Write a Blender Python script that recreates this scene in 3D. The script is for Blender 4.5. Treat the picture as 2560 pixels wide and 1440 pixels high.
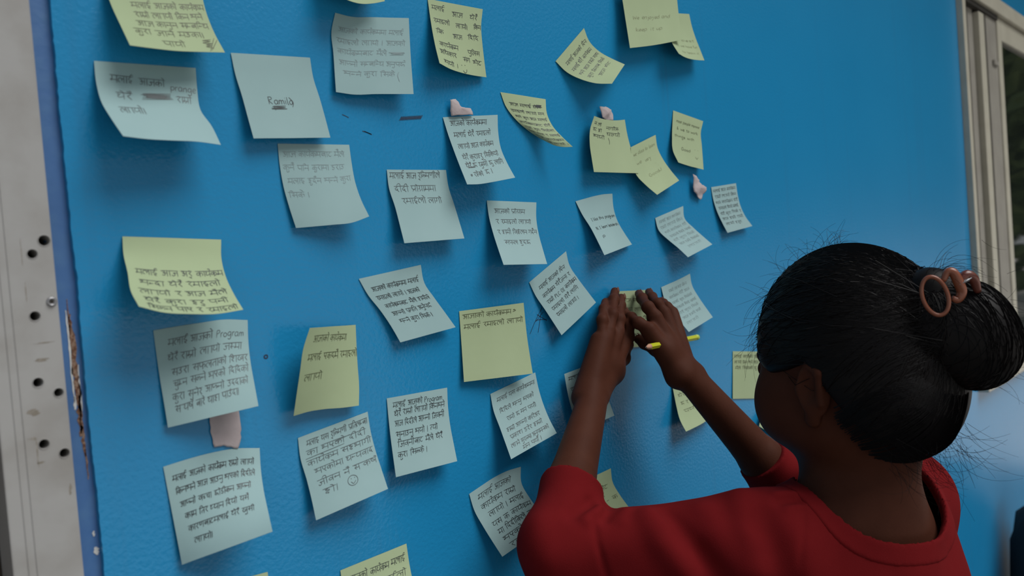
import bpy, bmesh, math, random
import numpy as np
from mathutils import Vector, Matrix

for o in list(bpy.data.objects):
    bpy.data.objects.remove(o)
scene = bpy.context.scene
COL = scene.collection

# ------------------------------------------------------------------ camera
cd = bpy.data.cameras.new('camera')
cam = bpy.data.objects.new('camera', cd)
COL.objects.link(cam)
cd.sensor_fit = 'HORIZONTAL'
cd.sensor_width = 36.0
cd.lens = 27.42
cd.clip_start = 0.02
cd.clip_end = 200
YAW, PITCH, ROLL = -0.78410853, -0.030212656, 0.0779440835
rot = (Matrix.Rotation(YAW, 3, 'Z') @ Matrix.Rotation(PITCH, 3, 'X') @ Matrix.Rotation(ROLL, 3, 'Y'))
m = Matrix((rot.col[0], rot.col[2], -rot.col[1])).transposed().to_4x4()
m.translation = Vector((0.0, -0.619421, 1.40))
cam.matrix_world = m
cd.dof.use_dof = True
cd.dof.focus_distance = 0.86
cd.dof.aperture_fstop = 6.0
scene.camera = cam

# ------------------------------------------------------------------ light
wd = bpy.data.worlds.new('sky')
scene.world = wd
wd.use_nodes = True
wn = wd.node_tree.nodes
wl = wd.node_tree.links
bg = wn['Background']
tc = wn.new('ShaderNodeTexCoord')
sx = wn.new('ShaderNodeSeparateXYZ')
cr_ = wn.new('ShaderNodeValToRGB')
wl.new(tc.outputs['Generated'], sx.inputs[0])
wl.new(sx.outputs['Z'], cr_.inputs[0])
cr_.color_ramp.elements[0].position = 0.0
cr_.color_ramp.elements[0].color = (0.86, 0.90, 0.92, 1)
cr_.color_ramp.elements[1].position = 0.9
cr_.color_ramp.elements[1].color = (0.60, 0.74, 0.92, 1)
wl.new(cr_.outputs[0], bg.inputs[0])
bg.inputs[1].default_value = 0.21

sl = bpy.data.lights.new('overcast_sun', 'SUN')
sl.energy = 1.5
sl.angle = math.radians(40)
sl.color = (1.0, 0.98, 0.95)
so = bpy.data.objects.new('overcast_sun', sl)
COL.objects.link(so)
so.rotation_euler = Vector((-0.26, 0.52, -0.80)).to_track_quat('-Z', 'Y').to_euler()
so.location = (6, -4, 6)

vs = scene.view_settings
vs.view_transform = 'Standard'
vs.look = 'None'
vs.gamma = 1.0
vs.use_curve_mapping = False
vs.exposure = 0.85

# ------------------------------------------------------------------ helpers
rnd = random.Random(7)

def mat(name, color, rough=0.6, spec=0.5, bump=None, noise=None, metal=0.0, coat=0.0):
    """procedural material: colour with optional noise variation (scale, amount, second colour) and bump (scale, strength, distance)"""
    m = bpy.data.materials.new(name)
    m.use_nodes = True
    nt = m.node_tree
    b = nt.nodes['Principled BSDF']
    b.inputs['Base Color'].default_value = (*color, 1)
    b.inputs['Roughness'].default_value = rough
    b.inputs['Specular IOR Level'].default_value = spec
    b.inputs['Metallic'].default_value = metal
    b.inputs['Coat Weight'].default_value = coat
    if noise or bump:
        c = nt.nodes.new('ShaderNodeTexCoord')
    if noise:
        sc, lo, hi, col2 = noise
        n = nt.nodes.new('ShaderNodeTexNoise')
        n.inputs['Scale'].default_value = sc
        n.inputs['Detail'].default_value = 5
        nt.links.new(c.outputs['Object'], n.inputs['Vector'])
        r = nt.nodes.new('ShaderNodeValToRGB')
        r.color_ramp.elements[0].position = lo
        r.color_ramp.elements[1].position = hi
        r.color_ramp.elements[0].color = (*color, 1)
        r.color_ramp.elements[1].color = (*col2, 1)
        nt.links.new(n.outputs['Fac'], r.inputs[0])
        nt.links.new(r.outputs[0], b.inputs['Base Color'])
    if bump:
        sc, st, di = bump
        n2 = nt.nodes.new('ShaderNodeTexNoise')
        n2.inputs['Scale'].default_value = sc
        n2.inputs['Detail'].default_value = 3
        nt.links.new(c.outputs['Object'], n2.inputs['Vector'])
        bp = nt.nodes.new('ShaderNodeBump')
        bp.inputs['Strength'].default_value = st
        bp.inputs['Distance'].default_value = di
        nt.links.new(n2.outputs['Fac'], bp.inputs['Height'])
        nt.links.new(bp.outputs[0], b.inputs['Normal'])
    return m

def mesh_obj(name, verts, faces, material, parent=None, smooth=False):
    me = bpy.data.meshes.new(name)
    me.from_pydata([tuple(map(float, v)) for v in verts], [], [tuple(map(int, f)) for f in faces])
    me.materials.append(material)
    if smooth:
        me.polygons.foreach_set('use_smooth', [True] * len(me.polygons))
    me.update()
    o = bpy.data.objects.new(name, me)
    COL.objects.link(o)
    if parent is not None:
        o.parent = parent
    return o

def np_mesh(name, V, F, material, parent=None, smooth=True):
    """V (n,3), F (m,4 or 3) numpy arrays"""
    me = bpy.data.meshes.new(name)
    k = F.shape[1]
    me.vertices.add(len(V))
    me.vertices.foreach_set('co', np.ascontiguousarray(V, dtype=np.float32).ravel())
    me.loops.add(F.size)
    me.loops.foreach_set('vertex_index', np.ascontiguousarray(F, dtype=np.int32).ravel())
    me.polygons.add(len(F))
    me.polygons.foreach_set('loop_start', np.arange(0, F.size, k, dtype=np.int32))
    me.polygons.foreach_set('use_smooth', np.full(len(F), smooth))
    me.update(calc_edges=True)
    me.validate()
    me.materials.append(material)
    o = bpy.data.objects.new(name, me)
    COL.objects.link(o)
    if parent is not None:
        o.parent = parent
    return o

def bm_obj(name, bm, material, parent=None, smooth=False):
    me = bpy.data.meshes.new(name)
    bm.to_mesh(me)
    bm.free()
    me.materials.append(material)
    if smooth:
        me.polygons.foreach_set('use_smooth', [True] * len(me.polygons))
    o = bpy.data.objects.new(name, me)
    COL.objects.link(o)
    if parent is not None:
        o.parent = parent
    return o

def add_box(bm, lo, hi, bevel=0.0):
    r = bmesh.ops.create_cube(bm, size=1.0)
    vs_ = r['verts']
    for v in vs_:
        v.co = Vector([lo[i] + (v.co[i] + 0.5) * (hi[i] - lo[i]) for i in range(3)])
    if bevel:
        ed = list({e for v in vs_ for e in v.link_edges})
        bmesh.ops.bevel(bm, geom=ed, offset=bevel, segments=2, affect='EDGES', profile=0.6)

def box(name, lo, hi, material, parent=None, bevel=0.0):
    bm = bmesh.new()
    add_box(bm, lo, hi, bevel)
    return bm_obj(name, bm, material, parent)

def empty(name, loc=(0, 0, 0)):
    o = bpy.data.objects.new(name, None)
    o.empty_display_size = 0.02
    COL.objects.link(o)
    o.location = loc
    return o

def tag(o, label=None, cat=None, group=None, kind=None):
    if label: o['label'] = label
    if cat: o['category'] = cat
    if group: o['group'] = group
    if kind: o['kind'] = kind
    return o

def catmull(P, per=4, closed=False):
    P = [np.asarray(p, float) for p in P]
    if len(P) < 3 and not closed:
        return [P[0] + (P[-1] - P[0]) * i / per for i in range(per + 1)]
    Q = ([P[-1]] + P + P[:2]) if closed else ([2 * P[0] - P[1]] + P + [2 * P[-1] - P[-2]])
    out = []
    for i in range(1, len(Q) - 2):
        a, b, c, d = Q[i - 1:i + 3]
        for s in range(per):
            t = s / per
            out.append(0.5 * (2 * b + (c - a) * t + (2 * a - 5 * b + 4 * c - d) * t * t + (3 * b - a - 3 * c + d) * t ** 3))
    if not closed:
        out.append(Q[-2])
    return out

def tube(P, rad, sides=8, closed=False, cap=True):
    """tube along points; rad number or list; returns verts, faces"""
    P = [Vector(p) for p in P]
    n = len(P)
    rad = [rad] * n if not hasattr(rad, '__len__') else rad
    V, F = [], []
    up = None
    for i in range(n):
        a = P[i - 1] if (i > 0 or closed) else P[i]
        b = P[(i + 1) % n] if (i < n - 1 or closed) else P[i]
        t = (b - a).normalized()
        if up is None:
            up = t.orthogonal().normalized()
        up = (up - t * up.dot(t)).normalized()
        s = t.cross(up)
        for k in range(sides):
            an = 2 * math.pi * k / sides
            V.append(P[i] + (up * math.cos(an) + s * math.sin(an)) * rad[i])
    for i in range(n if closed else n - 1):
        j = (i + 1) % n
        for k in range(sides):
            l = (k + 1) % sides
            F.append((i * sides + k, i * sides + l, j * sides + l, j * sides + k))
    if cap and not closed:
        F.append(tuple(range(sides))[::-1])
        F.append(tuple((n - 1) * sides + k for k in range(sides)))
    return V, F

# ------------------------------------------------------------------ materials of the place
def wall_material():
    m = mat('blue_painted_wall', (0.020, 0.170, 0.400), rough=0.22, spec=0.40)
    nt = m.node_tree
    N, Lk = nt.nodes, nt.links
    b = N['Principled BSDF']
    c = N.new('ShaderNodeTexCoord')
    n1 = N.new('ShaderNodeTexNoise'); n1.inputs['Scale'].default_value = 3.0; n1.inputs['Detail'].default_value = 6
    Lk.new(c.outputs['Object'], n1.inputs['Vector'])
    r1 = N.new('ShaderNodeValToRGB')
    r1.color_ramp.elements[0].position = 0.3; r1.color_ramp.elements[1].position = 0.75
    r1.color_ramp.elements[0].color = (0.012, 0.228, 0.470, 1); r1.color_ramp.elements[1].color = (0.015, 0.246, 0.498, 1)
    Lk.new(n1.outputs['Fac'], r1.inputs[0])
    # faint grime: fine vertical streaks
    mp = N.new('ShaderNodeMapping'); mp.inputs['Scale'].default_value = (45, 1, 0.9)
    Lk.new(c.outputs['Object'], mp.inputs[0])
    n2 = N.new('ShaderNodeTexNoise'); n2.inputs['Scale'].default_value = 1.0; n2.inputs['Detail'].default_value = 4
    Lk.new(mp.outputs[0], n2.inputs['Vector'])
    r2 = N.new('ShaderNodeValToRGB')
    r2.color_ramp.elements[0].position = 0.60; r2.color_ramp.elements[1].position = 0.80
    r2.color_ramp.elements[0].color = (0, 0, 0, 1); r2.color_ramp.elements[1].color = (0.35, 0.35, 0.35, 1)
    Lk.new(n2.outputs['Fac'], r2.inputs[0])
    mx = N.new('ShaderNodeMixRGB'); mx.inputs[2].default_value = (0.035, 0.16, 0.31, 1)
    Lk.new(r2.outputs[0], mx.inputs[0]); Lk.new(r1.outputs[0], mx.inputs[1])
    # small specks of dirt
    v = N.new('ShaderNodeTexVoronoi'); v.inputs['Scale'].default_value = 16; v.feature = 'F1'
    Lk.new(c.outputs['Object'], v.inputs['Vector'])
    r3 = N.new('ShaderNodeValToRGB')
    r3.color_ramp.elements[0].position = 0.012; r3.color_ramp.elements[1].position = 0.022
    r3.color_ramp.elements[0].color = (0.5, 0.5, 0.5, 1); r3.color_ramp.elements[1].color = (0, 0, 0, 1)
    Lk.new(v.outputs['Distance'], r3.inputs[0])
    mx2 = N.new('ShaderNodeMixRGB'); mx2.inputs[2].default_value = (0.02, 0.03, 0.05, 1)
    Lk.new(r3.outputs[0], mx2.inputs[0]); Lk.new(mx.outputs[0], mx2.inputs[1])
    Lk.new(mx2.outputs[0], b.inputs['Base Color'])
    # orange peel of rolled paint
    n4 = N.new('ShaderNodeTexNoise'); n4.inputs['Scale'].default_value = 260; n4.inputs['Detail'].default_value = 3
    Lk.new(c.outputs['Object'], n4.inputs['Vector'])
    bp = N.new('ShaderNodeBump'); bp.inputs['Strength'].default_value = 0.35; bp.inputs['Distance'].default_value = 0.0012
    Lk.new(n4.outputs['Fac'], bp.inputs['Height']); Lk.new(bp.outputs[0], b.inputs['Normal'])
    return m

M_WALL = wall_material()
M_STRIP = mat('dark_blue_strip_paint', (0.045, 0.135, 0.33), 0.45, noise=(60, 0.45, 0.75, (0.06, 0.16, 0.34)), bump=(120, 0.3, 0.001))
M_WHITE = mat('worn_white_enamel', (0.36, 0.355, 0.345), 0.4, noise=(22, 0.45, 0.80, (0.27, 0.255, 0.235)), bump=(90, 0.15, 0.001))
M_GRIME = mat('brown_grime', (0.21, 0.185, 0.15), 0.8, noise=(300, 0.4, 0.7, (0.31, 0.29, 0.26)))
M_CREAM = mat('cream_window_enamel', (0.50, 0.47, 0.38), 0.42, noise=(14, 0.4, 0.8, (0.42, 0.39, 0.31)))
M_TRACK = mat('grey_brown_sash', (0.30, 0.28, 0.24), 0.5, noise=(14, 0.4, 0.8, (0.24, 0.22, 0.19)))
M_DARK = mat('dark_screen_and_shade', (0.030, 0.026, 0.020), 0.85)  # screen colour, also painted darkness inside the post holes
M_GLASS = mat('window_glass', (0.012, 0.016, 0.014), 0.03, spec=0.8)
M_RUST = mat('rust', (0.13, 0.055, 0.03), 0.9, noise=(500, 0.42, 0.62, (0.30, 0.20, 0.14)), bump=(800, 0.6, 0.001))
M_CHIP = mat('bare_white_primer', (0.58, 0.58, 0.56), 0.7)
M_FLOOR = mat('concrete_ground', (0.15, 0.145, 0.135), 0.85, noise=(2.5, 0.35, 0.75, (0.11, 0.105, 0.10)), bump=(30, 0.3, 0.01))
M_YARD = mat('pale_dry_ground', (0.80, 0.75, 0.69), 0.95, noise=(1.2, 0.35, 0.75, (0.68, 0.63, 0.57)), bump=(12, 0.3, 0.03))
M_ROOF = mat('roof_underside', (0.20, 0.21, 0.22), 0.8, noise=(4, 0.3, 0.7, (0.16, 0.17, 0.18)))

# ------------------------------------------------------------------ the wall: a thick painted panel with a ragged left edge
X0, ZB, ZT = 0.1762, 0.0, 2.75
WX0, WX1, WZ0, WZ1 = 2.395, 3.75, 0.955, 2.085
XE = 5.2

def ragged(n, z0, z1, amp, seed):
    r = random.Random(seed)
    pts, w = [], 0.0
    for i in range(n + 1):
        w = w * 0.86 + r.uniform(-1, 1) * amp * 0.45
        pts.append((w + r.uniform(-1, 1) * amp * 0.45, z0 + (z1 - z0) * i / n))
    return pts

def build_wall():
    bm = bmesh.new()
    th = 0.012
    edge = ragged(760, ZB, ZT, 0.0006, 3)
    fr = [bm.verts.new((X0 + dx, 0, z)) for dx, z in edge]
    bk = [bm.verts.new((X0 + dx * 0.6 - 0.0004, th, z)) for dx, z in edge]
    inner = [bm.verts.new((X0 + 0.03, 0, z)) for dx, z in edge]
    for i in range(len(edge) - 1):
        bm.faces.new((fr[i], inner[i], inner[i + 1], fr[i + 1]))
        bm.faces.new((bk[i], fr[i], fr[i + 1], bk[i + 1]))
    def quad(x0, x1, z0, z1):
        vs_ = [bm.verts.new(p) for p in ((x0, 0, z0), (x1, 0, z0), (x1, 0, z1), (x0, 0, z1))]
        bm.faces.new(vs_)
    quad(X0 + 0.03, WX0, ZB, ZT)
    quad(WX0, WX1, ZB, WZ0)
    quad(WX0, WX1, WZ1, ZT)
    quad(WX1, XE, ZB, ZT)
    # reveal of the window opening and the far end of the wall
    for a, b in (((WX0, WZ0), (WX0, WZ1)), ((WX0, WZ1), (WX1, WZ1)), ((WX1, WZ1), (WX1, WZ0)), ((WX1, WZ0), (WX0, WZ0)), ((XE, ZB), (XE, ZT))):
        vs_ = [bm.verts.new(p) for p in ((a[0], 0, a[1]), (b[0], 0, b[1]), (b[0], 0.12, b[1]), (a[0], 0.12, a[1]))]
        bm.faces.new(vs_)
    o = bm_obj('wall_front', bm, M_WALL)
    return tag(o, 'bright blue painted outer wall covered with sticky notes', kind='structure')

WALL = build_wall()

# blue metal strip between the panel and the white post
st = box('trim_1', (0.1605, 0.005, 0.0), (0.1800, 0.020, 2.75), M_STRIP)
tag(st, 'dark blue metal strip along the left edge of the wall', kind='structure')

def patch(name, pts, y, th, material, parent):
    """irregular flake: outline in (x, z), small thickness"""
    n = len(pts)
    V = [(x, y - th, z) for x, z in pts] + [(x, y, z) for x, z in pts]
    F = [tuple(range(n))[::-1]] + [(i, (i + 1) % n, n + (i + 1) % n, n + i) for i in range(n)]
    o = mesh_obj(name, V, F, material, parent)
    bm = bmesh.new(); bm.from_mesh(o.data)
    bmesh.ops.recalc_face_normals(bm, faces=bm.faces[:])
    bm.to_mesh(o.data); bm.free()
    return o

def flake(z0, z1, xc, w, seed, drift=0.0):
    r = random.Random(seed)
    n = max(6, int((z1 - z0) / 0.003))
    a, b = [], []
    for i in range(n + 1):
        t = i / n
        z = z0 + (z1 - z0) * t
        ww = w * (0.35 + 0.65 * math.sin(math.pi * min(1, max(0, t * 0.94 + 0.03)))) * r.uniform(0.55, 1.1)
        c = xc + drift * (1 - t) + r.uniform(-0.2, 0.2) * w
        a.append((c - ww / 2, z)); b.append((c + ww / 2, z))
    return a + b[::-1]

for i, (z0, z1, xc, w, mm) in enumerate(((1.300, 1.389, 0.1712, 0.0042, 'r'), (1.325, 1.392, 0.1688, 0.0016, 'w'), (1.318, 1.352, 0.1733, 0.0014, 'w'),
                                         (1.285, 1.330, 0.1722, 0.0026, 'r'), (1.320, 1.330, 0.1690, 0.0022, 'w'), (1.212, 1.218, 0.1735, 0.0040, 'w'), (1.226, 1.230, 0.1730, 0.0018, 'w'),
                                         (1.360, 1.400, 0.1700, 0.0012, 'r'), (1.268, 1.290, 0.1730, 0.0012, 'r'))):
    patch('rust_patch' if mm == 'r' else 'paint_chip', flake(z0, z1, xc, w, 50 + i), 0.0049, 0.0003, M_RUST if mm == 'r' else M_CHIP, st)

# white steel post with drilled holes
post = box('trim_2', (0.1195, -0.004, 0.0), (0.1622, 0.030, 2.75), M_WHITE, bevel=0.0012)
tag(post, 'worn white enamelled steel post with drilled holes', kind='structure')
cut = bmesh.new()
HOLES = ((0.157, 1.442, 0.0036), (0.149, 1.433, 0.0031), (0.147, 1.390, 0.0032), (0.145, 1.344, 0.0032), (0.157, 1.335, 0.0030), (0.145, 1.301, 0.0032), (0.157, 1.292, 0.0032))
for x, z, r in HOLES:
    bmesh.ops.create_cone(cut, cap_ends=True, segments=28, radius1=r, radius2=r, depth=0.05, matrix=Matrix.Translation((x, -0.004, z)) @ Matrix.Rotation(math.pi / 2, 4, 'X'))
co = bm_obj('hole_cutter', cut, M_DARK)
mod = post.modifiers.new('holes', 'BOOLEAN')
mod.operation = 'DIFFERENCE'; mod.solver = 'EXACT'; mod.object = co
dg = bpy.context.evaluated_depsgraph_get()
nm = bpy.data.meshes.new_from_object(post.evaluated_get(dg))
post.modifiers.clear()
post.data = nm
bpy.data.objects.remove(co)
while len(nm.materials) > 1:
    nm.materials.pop(index=1)
for p in nm.polygons:
    p.material_index = 0
for x, z, r in HOLES:
    V, F = tube([(x + r * 1.12 * math.cos(a), -0.0041, z + r * 1.12 * math.sin(a)) for a in np.linspace(0, 2 * math.pi, 28, endpoint=False)], 0.00028, 6, closed=True)
    mesh_obj('hole_rim', V, F, M_WHITE, post, True)
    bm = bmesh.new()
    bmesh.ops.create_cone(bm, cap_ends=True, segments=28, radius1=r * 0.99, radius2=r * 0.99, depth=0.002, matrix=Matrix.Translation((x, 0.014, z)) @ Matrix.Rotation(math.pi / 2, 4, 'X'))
    bm_obj('hole_shade_disc', bm, M_DARK, post)  # dark disc colours in the unlit hollow behind the hole
M_STEEL = mat('dull_steel', (0.34, 0.34, 0.35), 0.35, metal=0.8)
rv = []
for rr, yy in ((0.0034, -0.0043), (0.0027, -0.0058), (0.0019, -0.0052), (0.0012, -0.0044)):
    rv.append((rr, yy))
V, F = [], []
for i, (rr, yy) in enumerate(rv):
    for k in range(24):
        a = 2 * math.pi * k / 24
        V.append((0.158 + rr * math.cos(a), yy, 1.399 + rr * math.sin(a)))
for i in range(len(rv) - 1):
    for k in range(24):
        l = (k + 1) % 24
        F.append((i * 24 + k, i * 24 + l, (i + 1) * 24 + l, (i + 1) * 24 + k))
mesh_obj('rivet', V, F, M_STEEL, post, True)
bm = bmesh.new()
bmesh.ops.create_circle(bm, cap_ends=True, segments=24, radius=0.0013, matrix=Matrix.Translation((0.158, -0.0044, 1.399)) @ Matrix.Rotation(math.pi / 2, 4, 'X'))
bm_obj('rivet_core', bm, M_DARK, post)
for i, (xa, xb) in enumerate(((0.1335, 0.1341), (0.1285, 0.1290))):
    box('fold_ridge', (xa, -0.0046, 0.9), (xb, -0.0036, 2.2), M_WHITE, post, 0.0002)
for i, (z0, z1, xc, w) in enumerate(((1.358, 1.3605, 0.1475, 0.009), (1.3705, 1.3715, 0.151, 0.012), (1.3215, 1.3265, 0.1405, 0.0075), (1.305, 1.307, 0.139, 0.006), (1.286, 1.305, 0.1405, 0.0010), (1.288, 1.2895, 0.1415, 0.0055), (1.262, 1.270, 0.1585, 0.0022), (1.40, 1.414, 0.143, 0.0007), (1.425, 1.444, 0.1425, 0.0006))):
    patch('grime_smear', flake(z0, z1, xc, w, 80 + i), -0.00402, 0.00006, M_GRIME, post)
pj = box('door_gap_1', (-0.6, 0.034, 0.0), (0.1200, 0.060, 2.1), mat('dark_brown_gap', (0.05, 0.035, 0.025), 0.6))  # dark sheet painting the unlit door opening left of the post
tag(pj, 'dark brown sheet painted as the dark gap beside the white post', kind='structure')

# ------------------------------------------------------------------ sliding window
win = empty('window_1', (WX0, 0, WZ0))
tag(win, 'cream framed sliding window at the far end of the blue wall', kind='structure')
def wbox(name, lo, hi, mt, bev=0.002, par=win):
    o = box(name, lo, hi, mt, None, bev)
    o.data.transform(Matrix.Translation((-WX0, 0, -WZ0)))
    o.parent = par
    return o
wbox('frame_jamb', (2.392, -0.016, 0.992), (2.420, 0.070, 2.052), M_CREAM)
wbox('frame_head', (2.392, -0.016, 2.044), (3.75, 0.070, 2.089), M_CREAM)
wbox('frame_sill', (2.386, -0.026, 0.952), (3.75, 0.070, 0.994), M_CREAM)
wbox('frame_jamb', (3.715, -0.016, 0.992), (3.75, 0.070, 2.052), M_CREAM)
wbox('insect_screen', (2.420, 0.0300, 0.992), (2.600, 0.0360, 2.046), M_DARK)
wbox('sash_stile', (2.535, 0.0100, 0.992), (2.583, 0.0300, 2.030), M_TRACK)
wbox('sash_stile', (2.596, -0.0040, 0.992), (2.648, 0.0290, 2.024), M_CREAM)
s1 = wbox('sash_stile', (2.690, 0.0010, 0.992), (2.800, 0.0290, 2.040), M_TRACK)
wbox('sash_stile', (2.800, -0.0030, 0.992), (2.846, 0.0270, 2.040), M_CREAM)
wbox('sash_rail', (2.846, -0.0030, 1.975), (3.715, 0.0270, 2.040), M_CREAM)
wbox('sash_rail', (2.846, -0.0030, 0.992), (3.715, 0.0270, 1.040), M_CREAM)
wbox('track_groove', (2.420, -0.0060, 2.030), (2.80, 0.0300, 2.046), M_DARK, 0.001)
wbox('glass_pane', (2.846, 0.0080, 1.040), (3.715, 0.0140, 1.975), M_GLASS, 0.0)
wbox('sash_latch', (2.735, -0.0060, 1.888), (2.785, 0.0010, 1.902), M_TRACK, 0.001, win)
# room behind the window
box('wall_back', (0.1, 0.125, 0.0), (5.2, 0.14, 2.75), mat('plain_core', (0.2, 0.2, 0.2), 0.9))['kind'] = 'structure'

# ------------------------------------------------------------------ ground, roof
gd = box('floor', (-6, -3.4, -0.05), (5.2, 0.2, 0.0), M_FLOOR)
tag(gd, 'grey concrete porch floor', kind='structure')
yd = box('floor_yard', (-60, -60, -0.09), (60, 60, -0.05), M_YARD)
tag(yd, 'pale dry open ground beyond the porch', kind='structure')
rf = box('ceiling', (-6, -0.45, 2.75), (5.0, 0.3, 2.82), M_ROOF)
tag(rf, 'grey porch roof above the wall', kind='structure')

# made-up sack standing in for an unidentified dark blur, bottom right
M_POLE = mat('black_cloth', (0.010, 0.011, 0.014), 0.85)
po = empty('standin_sack', (2.57, -0.150, 0.0))
tag(po, 'made-up dark sack shape standing in for a dark blur, bottom right corner', 'sack')
prof = [(0.02, 0.0), (0.11, 0.004), (0.135, 0.05), (0.142, 0.20), (0.140, 0.38), (0.132, 0.50), (0.110, 0.575), (0.060, 0.625), (0.030, 0.648)]
V, F = [], []
SG = 28
for i, (r, z) in enumerate(prof):
    for k in range(SG):
        a = 2 * math.pi * k / SG
        rr = r * (1 + 0.035 * math.sin(5 * a + i) + (0.07 * math.sin(9 * a) if i > 5 else 0))
        V.append((rr * math.cos(a), rr * math.sin(a), z))
F.append(tuple(range(SG))[::-1])
for i in range(len(prof) - 1):
    for k in range(SG):
        l = (k + 1) % SG
        F.append((i * SG + k, i * SG + l, (i + 1) * SG + l, (i + 1) * SG + k))
F.append(tuple((len(prof) - 1) * SG + k for k in range(SG)))
mesh_obj('sack_body', V, F, M_POLE, po, True)
V, F = tube([(0.030 * math.cos(a), 0.030 * math.sin(a), 0.650) for a in np.linspace(0, 6.283, 20, endpoint=False)], 0.006, 8, closed=True)
mesh_obj('tie_cord', V, F, M_POLE, po, True)
prof = [(0.028, 0.650), (0.045, 0.672), (0.060, 0.700)]
V, F = [], []
for i, (r, z) in enumerate(prof):
    for k in range(SG):
        a = 2 * math.pi * k / SG
        V.append((r * (1 + 0.2 * math.sin(6 * a)) * math.cos(a), r * (1 + 0.2 * math.sin(6 * a)) * math.sin(a), z + 0.008 * math.sin(7 * a)))
for i in range(2):
    for k in range(SG):
        l = (k + 1) % SG
        F.append((i * SG + k, i * SG + l, (i + 1) * SG + l, (i + 1) * SG + k))
mesh_obj('gathered_top', V, F, M_POLE, po, True)

# ------------------------------------------------------------------ trees beyond the porch (mirrored in the window glass)
M_LEAF = mat('dark_green_leaves', (0.050, 0.085, 0.020), 0.7, noise=(3, 0.35, 0.7, (0.11, 0.14, 0.04)))
M_BARK = mat('bark', (0.07, 0.05, 0.035), 0.9)
def tree(x, y, h, r, seed, label):
    e = empty('leafy_tree', (x, y, -0.05))
    tag(e, label, 'tree', 'trees across the yard')
    rr = random.Random(seed)
    V, F = tube([(0, 0, 0), (0.05, 0.03, h * 0.3), (-0.03, 0.0, h * 0.62)], [0.16, 0.12, 0.05], 8)
    mesh_obj('trunk', V, F, M_BARK, e, True)
    V, F = [], []
    for i in range(5200):
        d = Vector((rr.gauss(0, 1), rr.gauss(0, 1), rr.gauss(0, 1))).normalized() * (rr.random() ** 0.4)
        c = Vector((d.x * r, d.y * r, h * 0.52 + d.z * h * 0.47))
        s = rr.uniform(0.10, 0.24)
        n = Vector((rr.gauss(0, 1), rr.gauss(0, 1), rr.gauss(0, 1))).normalized()
        u = n.orthogonal().normalized() * s
        w = n.cross(u).normalized() * s * 0.55
        k = len(V)
        V += [c - u, c + w, c + u, c - w]
        F.append((k, k + 1, k + 2, k + 3))
    o = mesh_obj('foliage', V, F, M_LEAF, e)
    o['kind'] = 'stuff'
for a in ((13.5, -2.0, 8.0, 2.3, 1, 'tall dark green tree nearest the building line'), (14.0, -7.0, 8.6, 2.4, 2, 'broad dark green tree second from the building line'), (13.5, -12.0, 8.0, 2.4, 3, 'dark green tree third from the building line'),
          (19.0, -4.6, 10.5, 2.6, 4, 'taller tree in the back row, nearest the building line'), (19.0, -10.0, 10.0, 2.6, 5, 'taller tree in the back row, middle of the yard'), (18.8, 0.9, 10.4, 2.6, 6, 'taller tree in the back row, behind the building line')):
    tree(*a)

# ------------------------------------------------------------------ handwriting: strokes in a box, head line at 10, base line at 0
G = {}
def g(ch, w, s):
    G[ch] = (w, [[tuple(float(q) for q in p.split(',')) for p in st.split()] for st in s.split(';')])
g('म', 8, '7,10 7,0;2,10 2,4 1,3 .4,4 1.2,4.7 2,4.1 7,4')
g('ल', 9, '8,10 8,0;8,6 6.6,7 5.6,5.5 5.5,3;5.6,5.5 4.2,7.6 2,7 1,5 1.4,2.5 3,1')
g('क', 9, '5,10 5,0;5,5 3.4,7 1.2,6.2 1,4 2.8,3 5,5 6.8,7 8.4,5.6 8.4,3.4 7.4,2')
g('र', 6, '1.6,10 4.2,9.6 4.4,7.4 2,5.6 3.4,3.6 5.2,.4')
g('य', 8, '7,10 7,0;1.4,9.6 2.8,8.2 1.4,6 2,3.6 4,3.2 7,5.4')
g('आ', 11, '1,8.6 2.6,9.2 4,8.2 3.4,6.6 2,6.1 4.1,5.4 4.4,3 3,1.6 1,2.6;3.2,6 7,6;7,10 7,0;10,10 10,0')
g('अ', 8, '1,8.6 2.6,9.2 4,8.2 3.4,6.6 2,6.1 4.1,5.4 4.4,3 3,1.6 1,2.6;3.2,6 7,6;7,10 7,0')
g('ज', 9, '8,10 8,0;8,6 3,6.2 4.6,4.6 4.4,2.2 2.6,1 1,2.8')
g('इ', 7, '3.6,10 3.6,8.4 1.6,7.6 1.2,6 3,5.2 5,5 5.4,3.4 3.2,2.6 2,3 3.6,1.2 5.2,0')
g('ई', 7, '3.6,10 3.6,8.4 1.6,7.6 1.2,6 3,5.2 5,5 5.4,3.4 3.2,2.6 2,3 3.6,1.2 5.2,0;3.6,10 4,12.6 5.8,13.6 6.8,12.2')
g('न', 8, '7,10 7,0;7,5 3,5 2,6 1,5.2 1.6,4 3,5')
g('प', 8, '7,10 7,0;1.6,10 1.6,6 3,4.2 5,4 7,5.6')
g('फ', 10, '6,10 6,0;1.6,10 1.6,6 3,4.2 6,5.4 8,7 9.4,5.6 9.2,3.4 8.4,2.4')
g('भ', 9, '8,10 8,0;2,9.6 1,8.4 2,7.4 3.4,8.8 3,5.4 1.6,4 1,5 2.4,5.2 8,5')
g('स', 9, '8,10 8,0;1.4,10 4,9.6 4.2,7.4 1.8,5.6 4.4,2;2.4,5.4 8,5.4')
g('श', 9, '8,10 8,0;3,9.6 1.4,8.6 2.4,7 4.2,8.2 3.6,5.6 1.6,4.6 4.6,1.6')
g('ष', 8, '7,10 7,0;1.6,10 1.6,6 3,4.2 5,4 7,5.6;1.6,9 7,4.6')
g('द', 7, '4,10 4,8.2 1.6,7 1.4,4.4 3.6,3.4 4.8,4.8 3.8,5.6 4.4,3 6,.6')
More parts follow.
